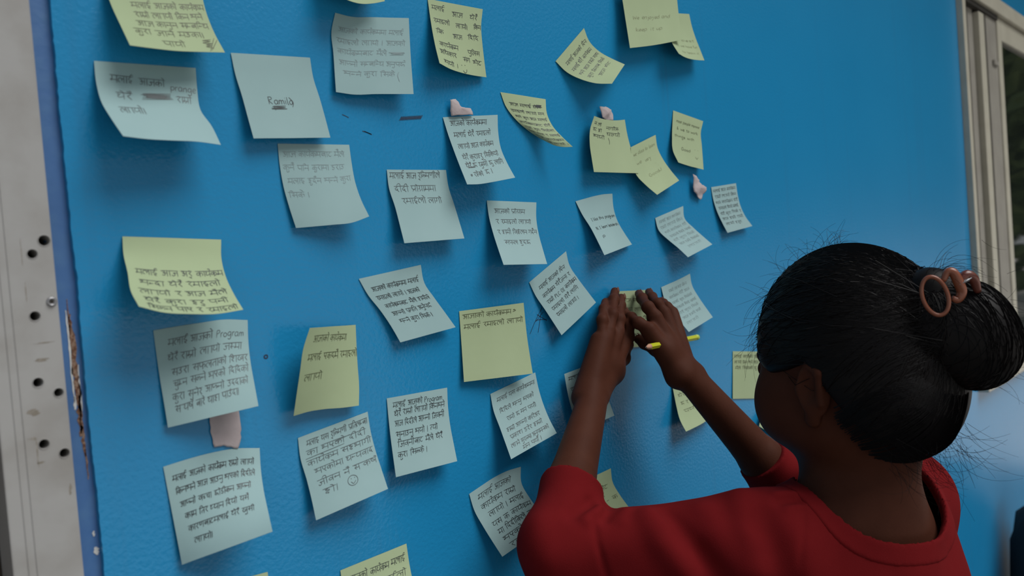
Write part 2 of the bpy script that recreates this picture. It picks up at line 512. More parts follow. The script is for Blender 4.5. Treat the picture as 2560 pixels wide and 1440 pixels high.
g('ध', 8, '7,10 7,0;2,9.4 1,8.4 2.2,7.4 3.6,8.6 2.4,6.4 1.2,5 1.8,3.2 4,3 7,5.2')
g('थ', 8, '7,10 7,0;2.6,8.8 1.4,9.4 1.2,8 2.8,8.2 3.2,6.6 1.4,6 1.8,3.6 4,3.2 7,5.2')
g('ह', 7, '3.8,10 3.8,8.4 1.6,7.8 3,6.4 5,6.4 4.6,4.8 2.2,4.2 2,2.4 4.6,2 3.4,.6')
g('ड', 7, '3.6,10 3.6,8.4 1.6,7.4 3,5.8 5,5.2 5,2.6 3,1.6 1,3')
g('ङ', 7, '3.6,10 3.6,8.4 1.6,7.4 3,5.8 5,5.2 5,2.6 3,1.6 1,3;6.4,5 6.6,5.2')
g('त', 7, '6,10 6,0;6,6 3.4,6.2 1.6,4.2 2.4,1.2')
g('ब', 8, '7,10 7,0;7,5.6 4.4,7 1.6,5.8 2,3.6 4.2,3 7,5.6;2.4,3.8 5.6,6.4')
g('व', 8, '7,10 7,0;7,5.6 4.4,7 1.6,5.8 2,3.6 4.2,3 7,5.6')
g('च', 8, '7,10 7,0;.8,6.8 5,6.8 3,4.8 3.6,3 5.2,3 7,4.6')
g('ट', 7, '3.6,10 3.6,8.2 1.2,6.4 1.4,3.2 3.8,1.8 5.6,3.2')
g('ठ', 7, '3.6,10 3.6,8 1.2,6 1.4,3 3.8,1.8 5.8,3.6 5.4,6.6 3.6,8')
g('छ', 9, '4,10 4,8.4 1.6,7.4 3.2,5.8 1.4,3.8 3,2 5,3 4.6,5 7,4 8,2 7,.6')
g('उ', 7, '1.6,9.2 4.6,9 4.2,6.8 2.6,6.2 5,5 4.6,2.4 2.2,1.6 .8,3')
g('ए', 7, '1.6,10 1.6,6.6 3.2,5 5.4,6.6;5.4,10 5.4,6 4,3.4 6,1')
g('ग', 7, '2.4,10 2.4,4.6 1.2,3.8 .8,5;6,10 6,0')
g('घ', 8, '7,10 7,0;2.6,9 1.2,8 2.6,6.8 1.4,5.4 2,3.4 4.2,3 7,5.2')
g('ख', 11, '1.2,10 3.2,9.6 3.4,7.4 1.4,5.6 3,3 5,2.4 7,4.6;10,10 10,0;10,5.6 7.8,7 6,5.6 7,3.6 10,5.2')
g('ण', 9, '2,10 2,6 3.4,4.8 5,6 5,10;8,10 8,0')
g('झ', 9, '8,10 8,0;1.6,10 4,9 3.6,6.6 5,5 3.6,2.6 1.4,3.6;4,6 8,6')
g('ज्ञ', 9, '8,10 8,0;1,8 4,8 4,5 2,4.2 3,2;4,6 8,6')
g('क्ष', 9, '8,10 8,0;2,9 1.4,7 4,6 1.6,4.6 3,2 5,4 8,5')
g('ा', 3, '2,10 2,0')
g('ो', 3.4, '2,10 2,0;2.2,10 1.4,12 -.8,13.4')
g('ौ', 3.4, '2,10 2,0;2.2,10 1.4,12 -.8,13.4;2.2,10 2.4,12.4 1,14')
g('ी', 3.4, '2,10 2,0;2,10 1.4,12.8 -.8,13.4 -3,10.4')
g('ि', 3.2, '1.8,10 1.8,0;1.8,10 2.6,12.8 5,13.4 7,10.4')
g('े', 0, '-1.4,10 -2,12 -4.4,13.4')
g('ै', 0, '-1.4,10 -2,12 -4.4,13.4;-1.2,10 -.6,12.6 -2.4,14.2')
g('ु', 0, '-1.6,.4 -1,-2 -3,-3 -4.8,-2.2 -4.4,-1')
g('ू', 0, '-5,-.6 -3,-1.4 -1.6,-.4;-3,-1.4 -1.4,-3.4')
g('ं', 0, '-3,12.2 -2.6,12.6 -2.4,12.2')
g('ँ', 0, '-4.6,12.6 -3.4,11.4 -2,12.6;-3.4,13.4 -3,13.6')
g('RA', 0, '-2,3.4 -3.6,2.4 -5,.4')
g('RE', 0, '-1,10 -.2,12.4 -1.8,13.4 -3,12.6')
g('।', 3.4, '1.6,10.6 1.4,-.6')
g('७', 6, '1.4,8 1,5 3,3 5,5 4.4,7.6 3,6.6 3.2,5')
g('.', 2, '.8,.2 1,.4'); g(',', 2, '1,.6 .6,-1'); g('-', 5, '.6,5 4,5'); g('&', 6, '5,0 1.6,7 2.6,9 3.4,7.4 1,3 2,.4 5,4')
for ch, w, s in (
    ('a', 6, '5,5.6 3,6.2 1,4.4 1,1.6 2.6,.2 4.6,2 5,5.8 5,1 5.8,.2'), ('b', 6, '1,10.5 1,.4 3.4,.2 5,2.6 4,5.4 1.2,4.4'),
    ('c', 5, '4.6,5.2 3,6 1,4 1.2,1.2 3,.2 4.8,1.4'), ('d', 6, '5,5 3,6 1,4 1.2,1 3,.2 5,2.4;5.2,10.5 5,.4'),
    ('e', 5, '1,3 4.4,3.6 3.8,5.8 2,5.8 .8,3 1.6,.6 3.4,.2 4.8,1.4'), ('f', 4, '4,9.8 2.6,10.4 1.8,8.6 1.6,0;.4,6 3.6,6'),
    ('g', 6, '5,5.4 3,6.2 1,4.2 1.4,1.4 3.4,1 5,3.4;5,6 5,-2.6 3.2,-4 1,-3'), ('h', 6, '1,10.5 1,0;1,4 3,6 4.6,5 4.8,0'),
    ('i', 3, '1.4,6 1.4,.2;1.4,8.4 1.6,8.8'), ('j', 3, '2,6 2,-2.6 .4,-3.6;2,8.4 2.2,8.8'), ('k', 5, '1,10.5 1,0;4.4,6 1.2,3 4.8,0'),
    ('l', 3, '1.4,10.5 1.2,1 2.4,.2'), ('m', 8, '1,6 1,0;1,4 2.6,6 4,5 4,0;4,4 5.8,6 7,5 7.2,0'), ('n', 6, '1,6 1,0;1,4 3,6 4.6,5 4.8,0'),
    ('o', 6, '3,6 1,4.4 1,1.6 3,.2 5,2 4.8,4.6 3,6'), ('p', 6, '1,6 1,-4;1,4.6 3,6.2 5,4.6 4.8,1.6 3,.4 1,1.6'), ('r', 4, '1,6 1,0;1,4 2.4,5.8 4,5.8'),
    ('s', 5, '4.4,5.4 2.6,6.2 1.2,5 2.4,3.4 4.2,2.2 3.6,.4 1,.6'), ('t', 4, '1.8,9 1.6,1 3,.2;.4,6.2 3.6,6.2'), ('u', 6, '1,6 1,1.6 2.4,.2 4.6,1.8;4.8,6 5,.2'),
    ('v', 5, '.6,6 2.4,.2 4.4,6'), ('w', 7, '.6,6 2,.2 3.6,4.6 5,.2 6.6,6'), ('y', 5, '.8,6 2.6,2;4.6,6 2,-3.4 .6,-3.6'),
    ('P', 6, '1.4,10 1,0;1.2,9.8 4.6,9.6 5,6.8 1.4,5'), ('R', 7, '1.4,10 1,0;1,9.8 4.6,9.8 5,7 1.4,5.2 5.4,0'), ('I', 4, '2,9 2,0;.6,9 3.6,9;.6,0 3.6,0'),
    ('L', 5, '1.2,9.6 1,.2 4.6,.2'), ('C', 6, '5.2,8.4 3,9.8 1,6 1.4,1.6 3.4,0 5.4,1.4'), ('O', 6, '3,9.6 1,7 1,2.4 3,0 5.2,2.6 5,7.4 3,9.6'),
    ('W', 9, '.6,9.6 2.4,0 4.4,7 6.4,0 8.4,9.6'), ('G', 7, '5.6,8.2 3.4,9.8 1,6.4 1.2,2 3.6,0 5.6,2 5.6,4.6 3.6,4.6'), ('N', 7, '1,0 1,9.6 5.4,0 5.6,9.6')):
    g(ch, w, s)
CONS = set('मलकरयजनपफभसशषदधथहडङतबवचटठछगघखणझ')
LATIN = set('abcdefghijklmnopqrstuvwyzPRILCOWGN&.,-')

def shape_word(word):
    """word -> list of (glyph key, x scale, drop stem) in writing order"""
    out, i = [], 0
    pend_reph = False
    while i < len(word):
        ch = word[i]
        if ch in CONS:
            cl = []
            while True:
                cl.append(word[i]); i += 1
                if i + 1 < len(word) and word[i] == '्' and word[i + 1] in CONS:
                    i += 1
                    continue
                if i < len(word) and word[i] == '्':
                    i += 1
                break
            reph = len(cl) > 1 and cl[0] == 'र'
            if reph: cl = cl[1:]
            rakar = len(cl) > 1 and cl[-1] == 'र'
            if rakar: cl = cl[:-1]
            pre = i < len(word) and word[i] == 'ि'
            if pre:
                out.append(('ि', 1, False)); i += 1
            for q, c in enumerate(cl):
                half = q < len(cl) - 1
                out.append((c, 0.72 if half else 1, half))
            if rakar: out.append(('RA', 1, False))
            while i < len(word) and word[i] in 'ाोौीेैुूंँ':
                out.append((word[i], 1, False)); i += 1
            if reph: out.append(('RE', 1, False))
        else:
            if ch in G: out.append((ch, 1, False))
            i += 1
    return out

def line_strokes(text, r, slant=0.0):
    """strokes of a whole line in glyph units, and its width"""
    S, x = [], 0.0
    for word in text.split(' '):
        if not word:
            continue
        latin = all(c in LATIN for c in word)
        x0 = x
        bob = r.uniform(-0.5, 0.5)
        for key, sc, half in shape_word(word):
            w, strokes = G[key]
            ss = strokes[1:] if (half and len(strokes) > 1) else strokes
            jy, jx, js = r.uniform(-.35, .35), r.uniform(-.2, .2), r.uniform(0.92, 1.08)
            for st in ss:
                S.append([(x + (px * sc * js) + jx + slant * py + r.uniform(-.13, .13), py * js + jy + bob + r.uniform(-.13, .13)) for px, py in st])
            x += w * sc * js
        if not latin and word not in '।' and len(word) > 0 and any(c in CONS or c in 'आअइईउए' for c in word):
            e = x if not word.endswith('।') else x - 3.4
            S.append([(x0 - .4 + slant * 10, 10 + bob + r.uniform(-.3, .3)), ((x0 + e) / 2 + slant * 10, 10 + bob + r.uniform(-.3, .3)), (e + .6 + slant * 10, 10 + bob + r.uniform(-.4, .4))])
        x += 4.0 + r.uniform(-.6, 1.2)
    return S, max(x - 4.0, 1.0)

class Sheet:
    """a sticky note: four boundary curves (top, bottom, left, right) spanned by a smooth patch"""
    def __init__(self, T, B, L, R):
        def cv(P):
            Q = np.array(catmull([np.array(p) / 1e4 for p in P], 8))
            d = np.r_[0, np.cumsum(np.linalg.norm(np.diff(Q, axis=0), axis=1))]
            return d / d[-1], Q
        self.c = [cv(P) for P in (T, B, L, R)]
        self.k = [np.array(p) / 1e4 for p in (T[0], T[-1], B[0], B[-1])]
    def at(self, u, v):
        u = np.asarray(u, float); v = np.asarray(v, float)
        f = lambda c, s: np.stack([np.interp(s, c[0], c[1][:, i]) for i in range(3)], -1)
        T, B, L, R = self.c
        U, Vv = u[..., None], v[..., None]
        a, b, c, d = self.k
        return ((1 - Vv) * f(T, u) + Vv * f(B, u) + (1 - U) * f(L, v) + U * f(R, v)
                - ((1 - U) * (1 - Vv) * a + U * (1 - Vv) * b + (1 - U) * Vv * c + U * Vv * d))
    def normal(self, u, v):
        e = 0.01
        du = self.at(np.clip(u + e, 0, 1), v) - self.at(np.clip(u - e, 0, 1), v)
        dv = self.at(u, np.clip(v + e, 0, 1)) - self.at(u, np.clip(v - e, 0, 1))
        n = np.cross(dv, du)
        n /= np.linalg.norm(n, axis=-1, keepdims=True) + 1e-12
        return n * np.where(n[..., 1:2] > 0, -1, 1)

def sheet_mesh(name, S, material, parent=None, n=20, th=0.00018):
    gu, gv = np.meshgrid(np.linspace(0, 1, n + 1), np.linspace(0, 1, n + 1))
    u, v = gu.ravel(), gv.ravel()
    P = S.at(u, v)
    Q = P - S.normal(u, v) * th
    V = np.vstack([P, Q])
    m_ = (n + 1) ** 2
    F = []
    for j in range(n):
        for i in range(n):
            a = j * (n + 1) + i
            F.append((a, a + n + 1, a + n + 2, a + 1))
            F.append((m_ + a, m_ + a + 1, m_ + a + n + 2, m_ + a + n + 1))
    ring = [i for i in range(n)] + [i * (n + 1) + n for i in range(n)] + [n * (n + 1) + n - i for i in range(n)] + [(n - i) * (n + 1) for i in range(n)]
    k = len(V)
    V = np.vstack([V, P[ring], Q[ring]])            # own vertices for the cut edge keep it crisp
    L_ = len(ring)
    for i in range(L_):
        j = (i + 1) % L_
        F.append((k + i, k + j, k + L_ + j, k + L_ + i))
    return np_mesh(name, V, np.array(F), material, parent)

def ribbon(V, F, pts, S, w, lift):
    """flat ink stroke lying on sheet S; pts in (u, v)"""
    pts = np.array(pts)
    if len(pts) < 2:
        return
    d = np.gradient(pts, axis=0)
    nn = np.stack([-d[:, 1], d[:, 0]], 1)
    nn /= np.linalg.norm(nn, axis=1, keepdims=True) + 1e-9
    pw = np.full(len(pts), w)
    pw[0] *= 0.7; pw[-1] *= 0.6
    a = pts + nn * pw[:, None] / 2
    b = pts - nn * pw[:, None] / 2
    k = len(V)
    for q in (a, b):
        q = np.clip(q, 0.004, 0.996)
        P = S.at(q[:, 0], q[:, 1]) + S.normal(q[:, 0], q[:, 1]) * lift
        V.extend(P.tolist())
    n = len(pts)
    for i in range(n - 1):
        F.append((k + i, k + i + 1, k + n + i + 1, k + n + i))

PEN = {'d': mat('dark_pencil', (0.030, 0.036, 0.040), 0.5), 'm': mat('pencil', (0.085, 0.105, 0.110), 0.5), 'f': mat('faint_pencil', (0.22, 0.30, 0.31), 0.6)}
PEN_Y = {'d': PEN['d'], 'm': mat('pencil_on_yellow', (0.09, 0.10, 0.05), 0.5), 'f': mat('faint_pencil_on_yellow', (0.25, 0.28, 0.15), 0.6)}
PAPER = {'b': mat('pale_blue_paper', (0.312, 0.455, 0.460), 0.85, spec=0.12, noise=(18, 0.35, 0.8, (0.290, 0.430, 0.435)), bump=(60, 0.12, 0.002)),
         'y': mat('pale_yellow_paper', (0.385, 0.470, 0.285), 0.85, spec=0.12, noise=(18, 0.35, 0.8, (0.36, 0.44, 0.265)), bump=(60, 0.12, 0.002))}
for pm in PAPER.values():    # thin paper lets a little light through
    b_ = pm.node_tree.nodes['Principled BSDF']
    b_.inputs['Subsurface Weight'].default_value = 0.0

def write(note, S, lines, h, ink, col, seed, w=0.62, slant=0.0, extra=()):
    """lines: 'u0 u1 v|text' in percent of the sheet; h: letter height in mm"""
    r = random.Random(seed)
    V, F = [], []
    hv = h / 76.0
    for ln in lines:
        a, t = ln.split('|')
        q = [float(z) / 100 for z in a.split()]
        u0, u1, v = q[:3]
        dv = q[3] if len(q) > 3 else 0.0          # rise of the line over its length
        st, wd_ = line_strokes(t, r, slant)
        su = (u1 - u0) / wd_
        for s in st:
            pts = [(u0 + px * su, v + (10 - py) / 10 * hv + dv * (px / wd_)) for px, py in s]
            ribbon(V, F, catmull(pts, 3), S, w / 76.0 * r.uniform(0.85, 1.15), 0.00022)
    for e in extra:                                # free strokes in percent
        pts = [(x / 100, y / 100) for x, y in e]
        ribbon(V, F, catmull(pts, 4), S, w / 76.0, 0.00024)
    if V:
        np_mesh('writing', np.array(V), np.array(F), (PEN if col == 'b' else PEN_Y)[ink], note, False)

def zigzag(u0, u1, v0, v1, n, seed):
    r = random.Random(seed)
    return [(u0 + (u1 - u0) * (i / n if True else 0) + r.uniform(-2, 2), (v0 if i % 2 else v1) + r.uniform(-.6, .6)) for i in range(n + 1)]

def scrib(u0, u1, v, h, n, seed):
    r = random.Random(seed)
    return [(u0 + r.uniform(0, 3) if i % 2 else u1 - r.uniform(0, 3), v + h * (i / n) + r.uniform(-.5, .5)) for i in range(n)]

def circ(u, v, a, b, n=14):
    return [(u + a * math.cos(2 * math.pi * i / n), v + b * math.sin(2 * math.pi * i / n)) for i in range(n + 1)]
NOTES={
 'A':['y',[(2107,-8,16467),(2286,-8,16495),(2473,-8,16525),(2668,-8,16555),(2873,-8,16587)],[(2158,-345,15784),(2334,-319,15793),(2518,-293,15806),(2714,-267,15832),(2921,-241,15862)],[(2107,-8,16467),(2122,-50,16301),(2132,-127,16128),(2148,-227,15957),(2158,-345,15784)],[(2873,-8,16587),(2866,-37,16400),(2867,-90,16213),(2887,-159,16033),(2921,-241,15862)]],
 'B':['b',[(2016,-8,15735),(2194,-8,15744),(2379,-8,15754),(2573,-8,15764),(2776,-8,15775)],[(2026,-423,15111),(2199,-403,15104),(2382,-382,15108),(2574,-361,15114),(2773,-340,15103)],[(2016,-8,15735),(2000,-60,15571),(1991,-155,15406),(2009,-278,15256),(2026,-423,15111)],[(2776,-8,15775),(2755,-49,15597),(2731,-125,15415),(2767,-223,15269),(2773,-340,15103)]],
 'C':['b',[(3087,-8,15939),(3264,-8,15953),(3447,-8,15967),(3638,-8,15982),(3836,-8,15997)],[(3162,-127,15212),(3340,-121,15225),(3525,-114,15238),(3717,-108,15253),(3918,-102,15267)],[(3087,-8,15939),(3103,-23,15758),(3131,-50,15579),(3148,-85,15396),(3162,-127,15212)],[(3836,-8,15997),(3845,-20,15813),(3879,-41,15635),(3902,-69,15452),(3918,-102,15267)]],
 'D':['b',[(4144,-8,16451),(4325,-29,16437),(4523,-49,16463),(4729,-70,16487),(4942,-90,16513)],[(4046,-60,15699),(4237,-85,15689),(4439,-110,15709),(4650,-135,15725),(4868,-160,15741)],[(4144,-8,16451),(4081,-14,16261),(4075,-26,16075),(4061,-42,15887),(4046,-60,15699)],[(4942,-90,16513),(4926,-99,16321),(4907,-115,16128),(4889,-135,15934),(4868,-160,15741)]],
 'E':['y',[(5276,-8,16788),(5461,-8,16795),(5653,-8,16802),(5851,-8,16810),(6055,-8,16818)],[(5169,-237,16062),(5348,-192,16036),(5546,-148,16030),(5757,-103,16037),(5980,-58,16054)],[(5276,-8,16788),(5264,-37,16612),(5236,-89,16429),(5203,-157,16244),(5169,-237,16062)],[(6055,-8,16818),(6004,-14,16623),(5990,-26,16432),(5984,-41,16243),(5980,-58,16054)]],
 'F':['y',[(3849,-8,17174),(4030,-8,17205),(4219,-8,17238),(4414,-8,17272),(4617,-8,17307)],[(3975,-326,16487),(4104,-300,16471),(4248,-274,16477),(4403,-247,16515),(4563,-221,16572)],[(3849,-8,17174),(3903,-48,17017),(3936,-120,16845),(3961,-215,16668),(3975,-326,16487)],[(4617,-8,17307),(4612,-35,17129),(4595,-83,16943),(4581,-146,16758),(4563,-221,16572)]],
 'G':['b',[(5353,-8,15580),(5544,-8,15602),(5741,-8,15624),(5945,-8,15646),(6157,-8,15670)],[(5360,-293,14846),(5532,-290,14853),(5710,-286,14876),(5892,-283,14904),(6080,-279,14934)],[(5353,-8,15580),(5375,-44,15399),(5382,-109,15214),(5377,-193,15029),(5360,-293,14846)],[(6157,-8,15670),(6111,-42,15477),(6070,-104,15284),(6071,-184,15105),(6080,-279,14934)]],
 'H':['y',[(6229,-8,15929),(6408,-8,15927),(6592,-8,15925),(6782,-8,15922),(6977,-8,15920)],[(6775,-54,15436),(6809,-139,15380),(6846,-224,15327),(6895,-310,15301),(6947,-395,15293)],[(6229,-8,15929),(6292,-14,15773),(6418,-24,15640),(6582,-38,15529),(6775,-54,15436)],[(6977,-8,15920),(6927,-56,15738),(6913,-145,15570),(6936,-259,15428),(6947,-395,15293)]],
 'I':['b',[(3443,-8,15203),(3616,-8,15210),(3796,-8,15217),(3982,-8,15224),(4175,-8,15232)],[(3527,-48,14464),(3686,-91,14471),(3850,-134,14479),(4018,-177,14490),(4184,-220,14541)],[(3443,-8,15203),(3443,-13,15015),(3456,-22,14829),(3488,-34,14646),(3527,-48,14464)],[(4175,-8,15232),(4168,-34,15054),(4155,-83,14876),(4161,-146,14704),(4184,-220,14541)]],
 'J':['b',[(4583,-8,15013),(4762,-8,15017),(4948,-8,15022),(5140,-8,15027),(5338,-8,15032)],[(4609,-157,14284),(4791,-159,14289),(4980,-161,14294),(5175,-163,14300),(5378,-165,14305)],[(4583,-8,15013),(4578,-27,14828),(4605,-61,14649),(4611,-105,14466),(4609,-157,14284)],[(5338,-8,15032),(5338,-28,14847),(5364,-64,14668),(5375,-110,14486),(5378,-165,14305)]],
 'K':['y',[(2100,-8,14436),(2278,-8,14425),(2464,-8,14413),(2658,-8,14400),(2861,-8,14387)],[(1987,-533,13911),(2160,-521,13851),(2351,-509,13822),(2553,-496,13803),(2766,-484,13814)],[(2100,-8,14436),(2074,-74,14297),(2050,-194,14160),(2006,-349,14026),(1987,-533,13911)],[(2861,-8,14387),(2821,-68,14232),(2794,-176,14081),(2780,-317,13942),(2766,-484,13814)]],
 'L':['b',[(2260,-8,13709),(2440,-8,13720),(2627,-8,13728),(2824,-8,13734),(3027,-8,13708)],[(2288,-49,12955),(2437,-115,12973),(2589,-182,12992),(2744,-248,13010),(2904,-315,13029)],[(2260,-8,13709),(2266,-13,13521),(2272,-22,13332),(2281,-34,13144),(2288,-49,12955)],[(3027,-8,13708),(2998,-46,13530),(2968,-116,13357),(2940,-207,13189),(2904,-315,13029)]],
 'M':['b',[(2241,-8,12657),(2424,-8,12672),(2616,-8,12679),(2820,-8,12669),(3033,-8,12626)],[(2299,-48,11882),(2430,-166,11930),(2562,-284,11977),(2694,-401,12025),(2827,-519,12073)],[(2241,-8,12657),(2257,-13,12463),(2272,-22,12269),(2286,-34,12075),(2299,-48,11882)],[(3033,-8,12626),(2996,-72,12464),(2947,-189,12317),(2894,-340,12186),(2827,-519,12073)]],
 'O':['b',[(3393,-8,12634),(3568,-8,12656),(3749,-8,12678),(3936,-8,12702),(4131,-8,12726)],[(3439,-114,11911),(3603,-145,11939),(3773,-176,11968),(3948,-207,11997),(4128,-238,12027)],[(3393,-8,12634),(3394,-21,12450),(3421,-45,12268),(3435,-77,12088),(3439,-114,11911)],[(4131,-8,12726),(4127,-37,12542),(4128,-89,12365),(4132,-157,12193),(4128,-238,12027)]],
 'P':['b',[(4360,-8,12811),(4540,-8,12805),(4726,-8,12800),(4919,-8,12794),(5118,-8,12788)],[(4310,-122,12074),(4482,-135,12072),(4661,-147,12069),(4845,-160,12066),(5035,-172,12063)],[(4360,-8,12811),(4352,-22,12622),(4339,-48,12437),(4326,-82,12254),(4310,-122,12074)],[(5118,-8,12788),(5092,-28,12602),(5069,-66,12418),(5055,-114,12238),(5035,-172,12063)]],
 'Q':['y',[(3433,-300,13596),(3586,-227,13585),(3745,-154,13575),(3909,-81,13563),(4080,-8,13552)],[(3309,-120,12853),(3467,-113,12862),(3634,-105,12852),(3807,-98,12830),(3987,-90,12816)],[(3433,-300,13596),(3365,-278,13423),(3341,-236,13236),(3322,-183,13047),(3309,-120,12853)],[(4080,-8,13552),(4064,-18,13365),(4045,-37,13179),(4027,-61,12995),(3987,-90,12816)]],
 'R':['y',[(5364,-8,13554),(5577,-26,13555),(5797,-44,13557),(6026,-62,13558),(6264,-80,13560)],[(5307,-60,12818),(5523,-90,12807),(5746,-120,12795),(5979,-150,12783),(6220,-180,12770)],[(5364,-8,13554),(5356,-14,13368),(5343,-26,13184),(5326,-42,13000),(5307,-60,12818)],[(6264,-80,13560),(6256,-92,13360),(6242,-115,13161),(6232,-145,12965),(6220,-180,12770)]],
 'S':['b',[(4157,-8,13977),(4335,-8,13998),(4518,-8,14020),(4708,-8,14043),(4905,-8,14067)],[(4518,-85,13333),(4686,-88,13349),(4859,-90,13366),(5037,-93,13383),(5222,-96,13401)],[(4157,-8,13977),(4240,-18,13815),(4349,-35,13663),(4442,-58,13502),(4518,-85,13333)],[(4905,-8,14067),(4922,-19,13885),(5019,-39,13724),(5122,-65,13564),(5222,-96,13401)]],
 'T':['b',[(5888,-8,14717),(6077,-8,14712),(6271,-8,14707),(6472,-8,14701),(6679,-8,14696)],[(5781,-300,14002),(5957,-288,13995),(6138,-276,13988),(6325,-263,13981),(6517,-251,13973)],[(5888,-8,14717),(5867,-45,14533),(5846,-111,14352),(5819,-198,14175),(5781,-300,14002)],[(6679,-8,14696),(6624,-38,14510),(6584,-94,14327),(6555,-166,14148),(6517,-251,13973)]],
 'U':['b',[(7386,-8,14711),(7564,-8,14743),(7748,-8,14775),(7938,-8,14800),(8134,-8,14811)],[(7573,-244,14024),(7778,-195,14051),(7987,-146,14079),(8202,-97,14109),(8423,-48,14139)],[(7386,-8,14711),(7463,-37,14540),(7537,-91,14374),(7568,-161,14200),(7573,-244,14024)],[(8134,-8,14811),(8128,-13,14632),(8180,-22,14458),(8292,-34,14297),(8423,-48,14139)]],
 'V':['b',[(9057,-8,14483),(9232,-8,14523),(9411,-8,14563),(9594,-8,14605),(9781,-8,14647)],[(9446,-239,13908),(9622,-230,13946),(9802,-222,13984),(9986,-214,14023),(10174,-205,14063)],[(9057,-8,14483),(9080,-37,14308),(9213,-90,14172),(9346,-158,14045),(9446,-239,13908)],[(9781,-8,14647),(9757,-33,14465),(9898,-78,14326),(10041,-136,14194),(10174,-205,14063)]],
 'W':['b',[(10591,-8,14931),(10775,-8,14949),(10963,-8,14967),(11155,-8,14986),(11351,-8,15005)],[(10838,-90,14225),(11031,-89,14246),(11228,-89,14268),(11429,-89,14290),(11635,-88,14313)],[(10591,-8,14931),(10609,-18,14747),(10658,-37,14568),(10742,-61,14395),(10838,-90,14225)],[(11351,-8,15005),(11361,-18,14821),(11395,-36,14640),(11485,-60,14469),(11635,-88,14313)]],
 'X':['b',[(6455,-8,13779),(6619,-8,13858),(6787,-8,13939),(6960,-8,14022),(7137,-8,14107)],[(6800,-134,13130),(6962,-135,13207),(7129,-137,13287),(7298,-138,13369),(7471,-140,13454)],[(6455,-8,13779),(6533,-24,13611),(6633,-52,13453),(6720,-90,13292),(6800,-134,13130)],[(7137,-8,14107),(7165,-24,13929),(7263,-55,13768),(7369,-94,13611),(7471,-140,13454)]],
 'Y':['b',[(5714,-8,12618),(5888,-8,12648),(6066,-8,12678),(6250,-8,12710),(6439,-8,12742)],[(5717,-249,11933),(5894,-250,11963),(6077,-251,11994),(6265,-252,12025),(6459,-253,12058)],[(5714,-8,12618),(5714,-38,12437),(5732,-93,12263),(5731,-165,12095),(5717,-249,11933)],[(6439,-8,12742),(6441,-39,12560),(6440,-95,12385),(6445,-167,12217),(6459,-253,12058)]],
 'Z':['b',[(5300,-8,11632),(5479,-8,11673),(5665,-8,11713),(5868,-8,11736),(6089,-8,11731)],[(5563,-157,10910),(5758,-141,10933),(5960,-124,10957),(6168,-107,10983),(6384,-90,11010)],[(5300,-8,11632),(5338,-27,11444),(5412,-61,11262),(5489,-105,11084),(5563,-157,10910)],[(6089,-8,11731),(6069,-18,11554),(6157,-37,11370),(6270,-62,11190),(6384,-90,11010)]],
 'AA':['y',[(3699,-8,11357),(3876,-8,11360),(4060,-8,11363),(4251,-8,11366),(4448,-8,11370)],[(3650,-194,10645),(3817,-225,10658),(3990,-255,10670),(4168,-285,10683),(4352,-315,10696)],[(3699,-8,11357),(3694,-31,11167),(3682,-74,10985),(3669,-129,10811),(3650,-194,10645)],[(4448,-8,11370),(4436,-46,11181),(4413,-117,11007),(4388,-208,10844),(4352,-315,10696)]],
 'AB':['y',[(2247,-8,11645),(2425,-8,11629),(2611,-8,11612),(2804,-8,11595),(3007,-8,11577)],[(2272,-48,10906),(2447,-63,10889),(2629,-78,10871),(2818,-93,10852),(3014,-108,10832)],[(2247,-8,11645),(2249,-13,11460),(2254,-22,11275),(2263,-34,11090),(2272,-48,10906)],[(3007,-8,11577),(3003,-21,11387),(3001,-43,11200),(3008,-73,11015),(3014,-108,10832)]],
 'AC':['b',[(9081,-8,13524),(9265,-8,13555),(9452,-8,13587),(9642,-8,13624),(9834,-8,13665)],[(9395,-198,12865),(9578,-183,12896),(9766,-169,12928),(9958,-154,12961),(10154,-140,12995)],[(9081,-8,13524),(9111,-32,13343),(9207,-75,13178),(9305,-131,13020),(9395,-198,12865)],[(9834,-8,13665),(9845,-24,13486),(9941,-55,13318),(10049,-94,13156),(10154,-140,12995)]],
 'AD':['y',[(8117,-8,13545),(8296,-8,13536),(8478,-8,13527),(8666,-8,13518),(8858,-8,13508)],[(8272,-18,12789),(8444,-18,12776),(8620,-18,12762),(8801,-18,12748),(8986,-18,12734)],[(8117,-8,13545),(8150,-9,13357),(8185,-12,13169),(8228,-14,12979),(8272,-18,12789)],[(8858,-8,13508),(8880,-9,13316),(8906,-12,13123),(8944,-14,12929),(8986,-18,12734)]],
 'AE':['b',[(6866,-72,12660),(7043,-56,12671),(7225,-40,12682),(7411,-24,12693),(7602,-8,12705)],[(7020,-90,11948),(7195,-86,11959),(7374,-82,11970),(7559,-79,11982),(7749,-75,11994)],[(6866,-72,12660),(6888,-74,12484),(6921,-78,12306),(6969,-84,12128),(7020,-90,11948)],[(7602,-8,12705),(7619,-16,12526),(7648,-32,12348),(7699,-52,12171),(7749,-75,11994)]],
 'AF':['y',[(9161,-8,12217),(9339,-8,12224),(9520,-8,12231),(9706,-8,12238),(9896,-8,12246)],[(9112,-222,11520),(9343,-192,11517),(9579,-163,11518),(9814,-134,11530),(10053,-105,11545)],[(9161,-8,12217),(9162,-35,12032),(9133,-83,11854),(9096,-147,11684),(9112,-222,11520)],[(9896,-8,12246),(9887,-20,12069),(9908,-42,11892),(9980,-71,11718),(10053,-105,11545)]],
 'AG':['y',[(10891,-8,12389),(11094,-16,12360),(11302,-24,12331),(11515,-32,12301),(11733,-40,12270)],[(10774,-18,11665),(10992,-18,11628),(11216,-18,11590),(11446,-18,11551),(11682,-18,11510)],[(10891,-8,12389),(10864,-9,12207),(10835,-12,12026),(10805,-14,11845),(10774,-18,11665)],[(11733,-40,12270),(11711,-37,12082),(11694,-32,11892),(11686,-26,11702),(11682,-18,11510)]],
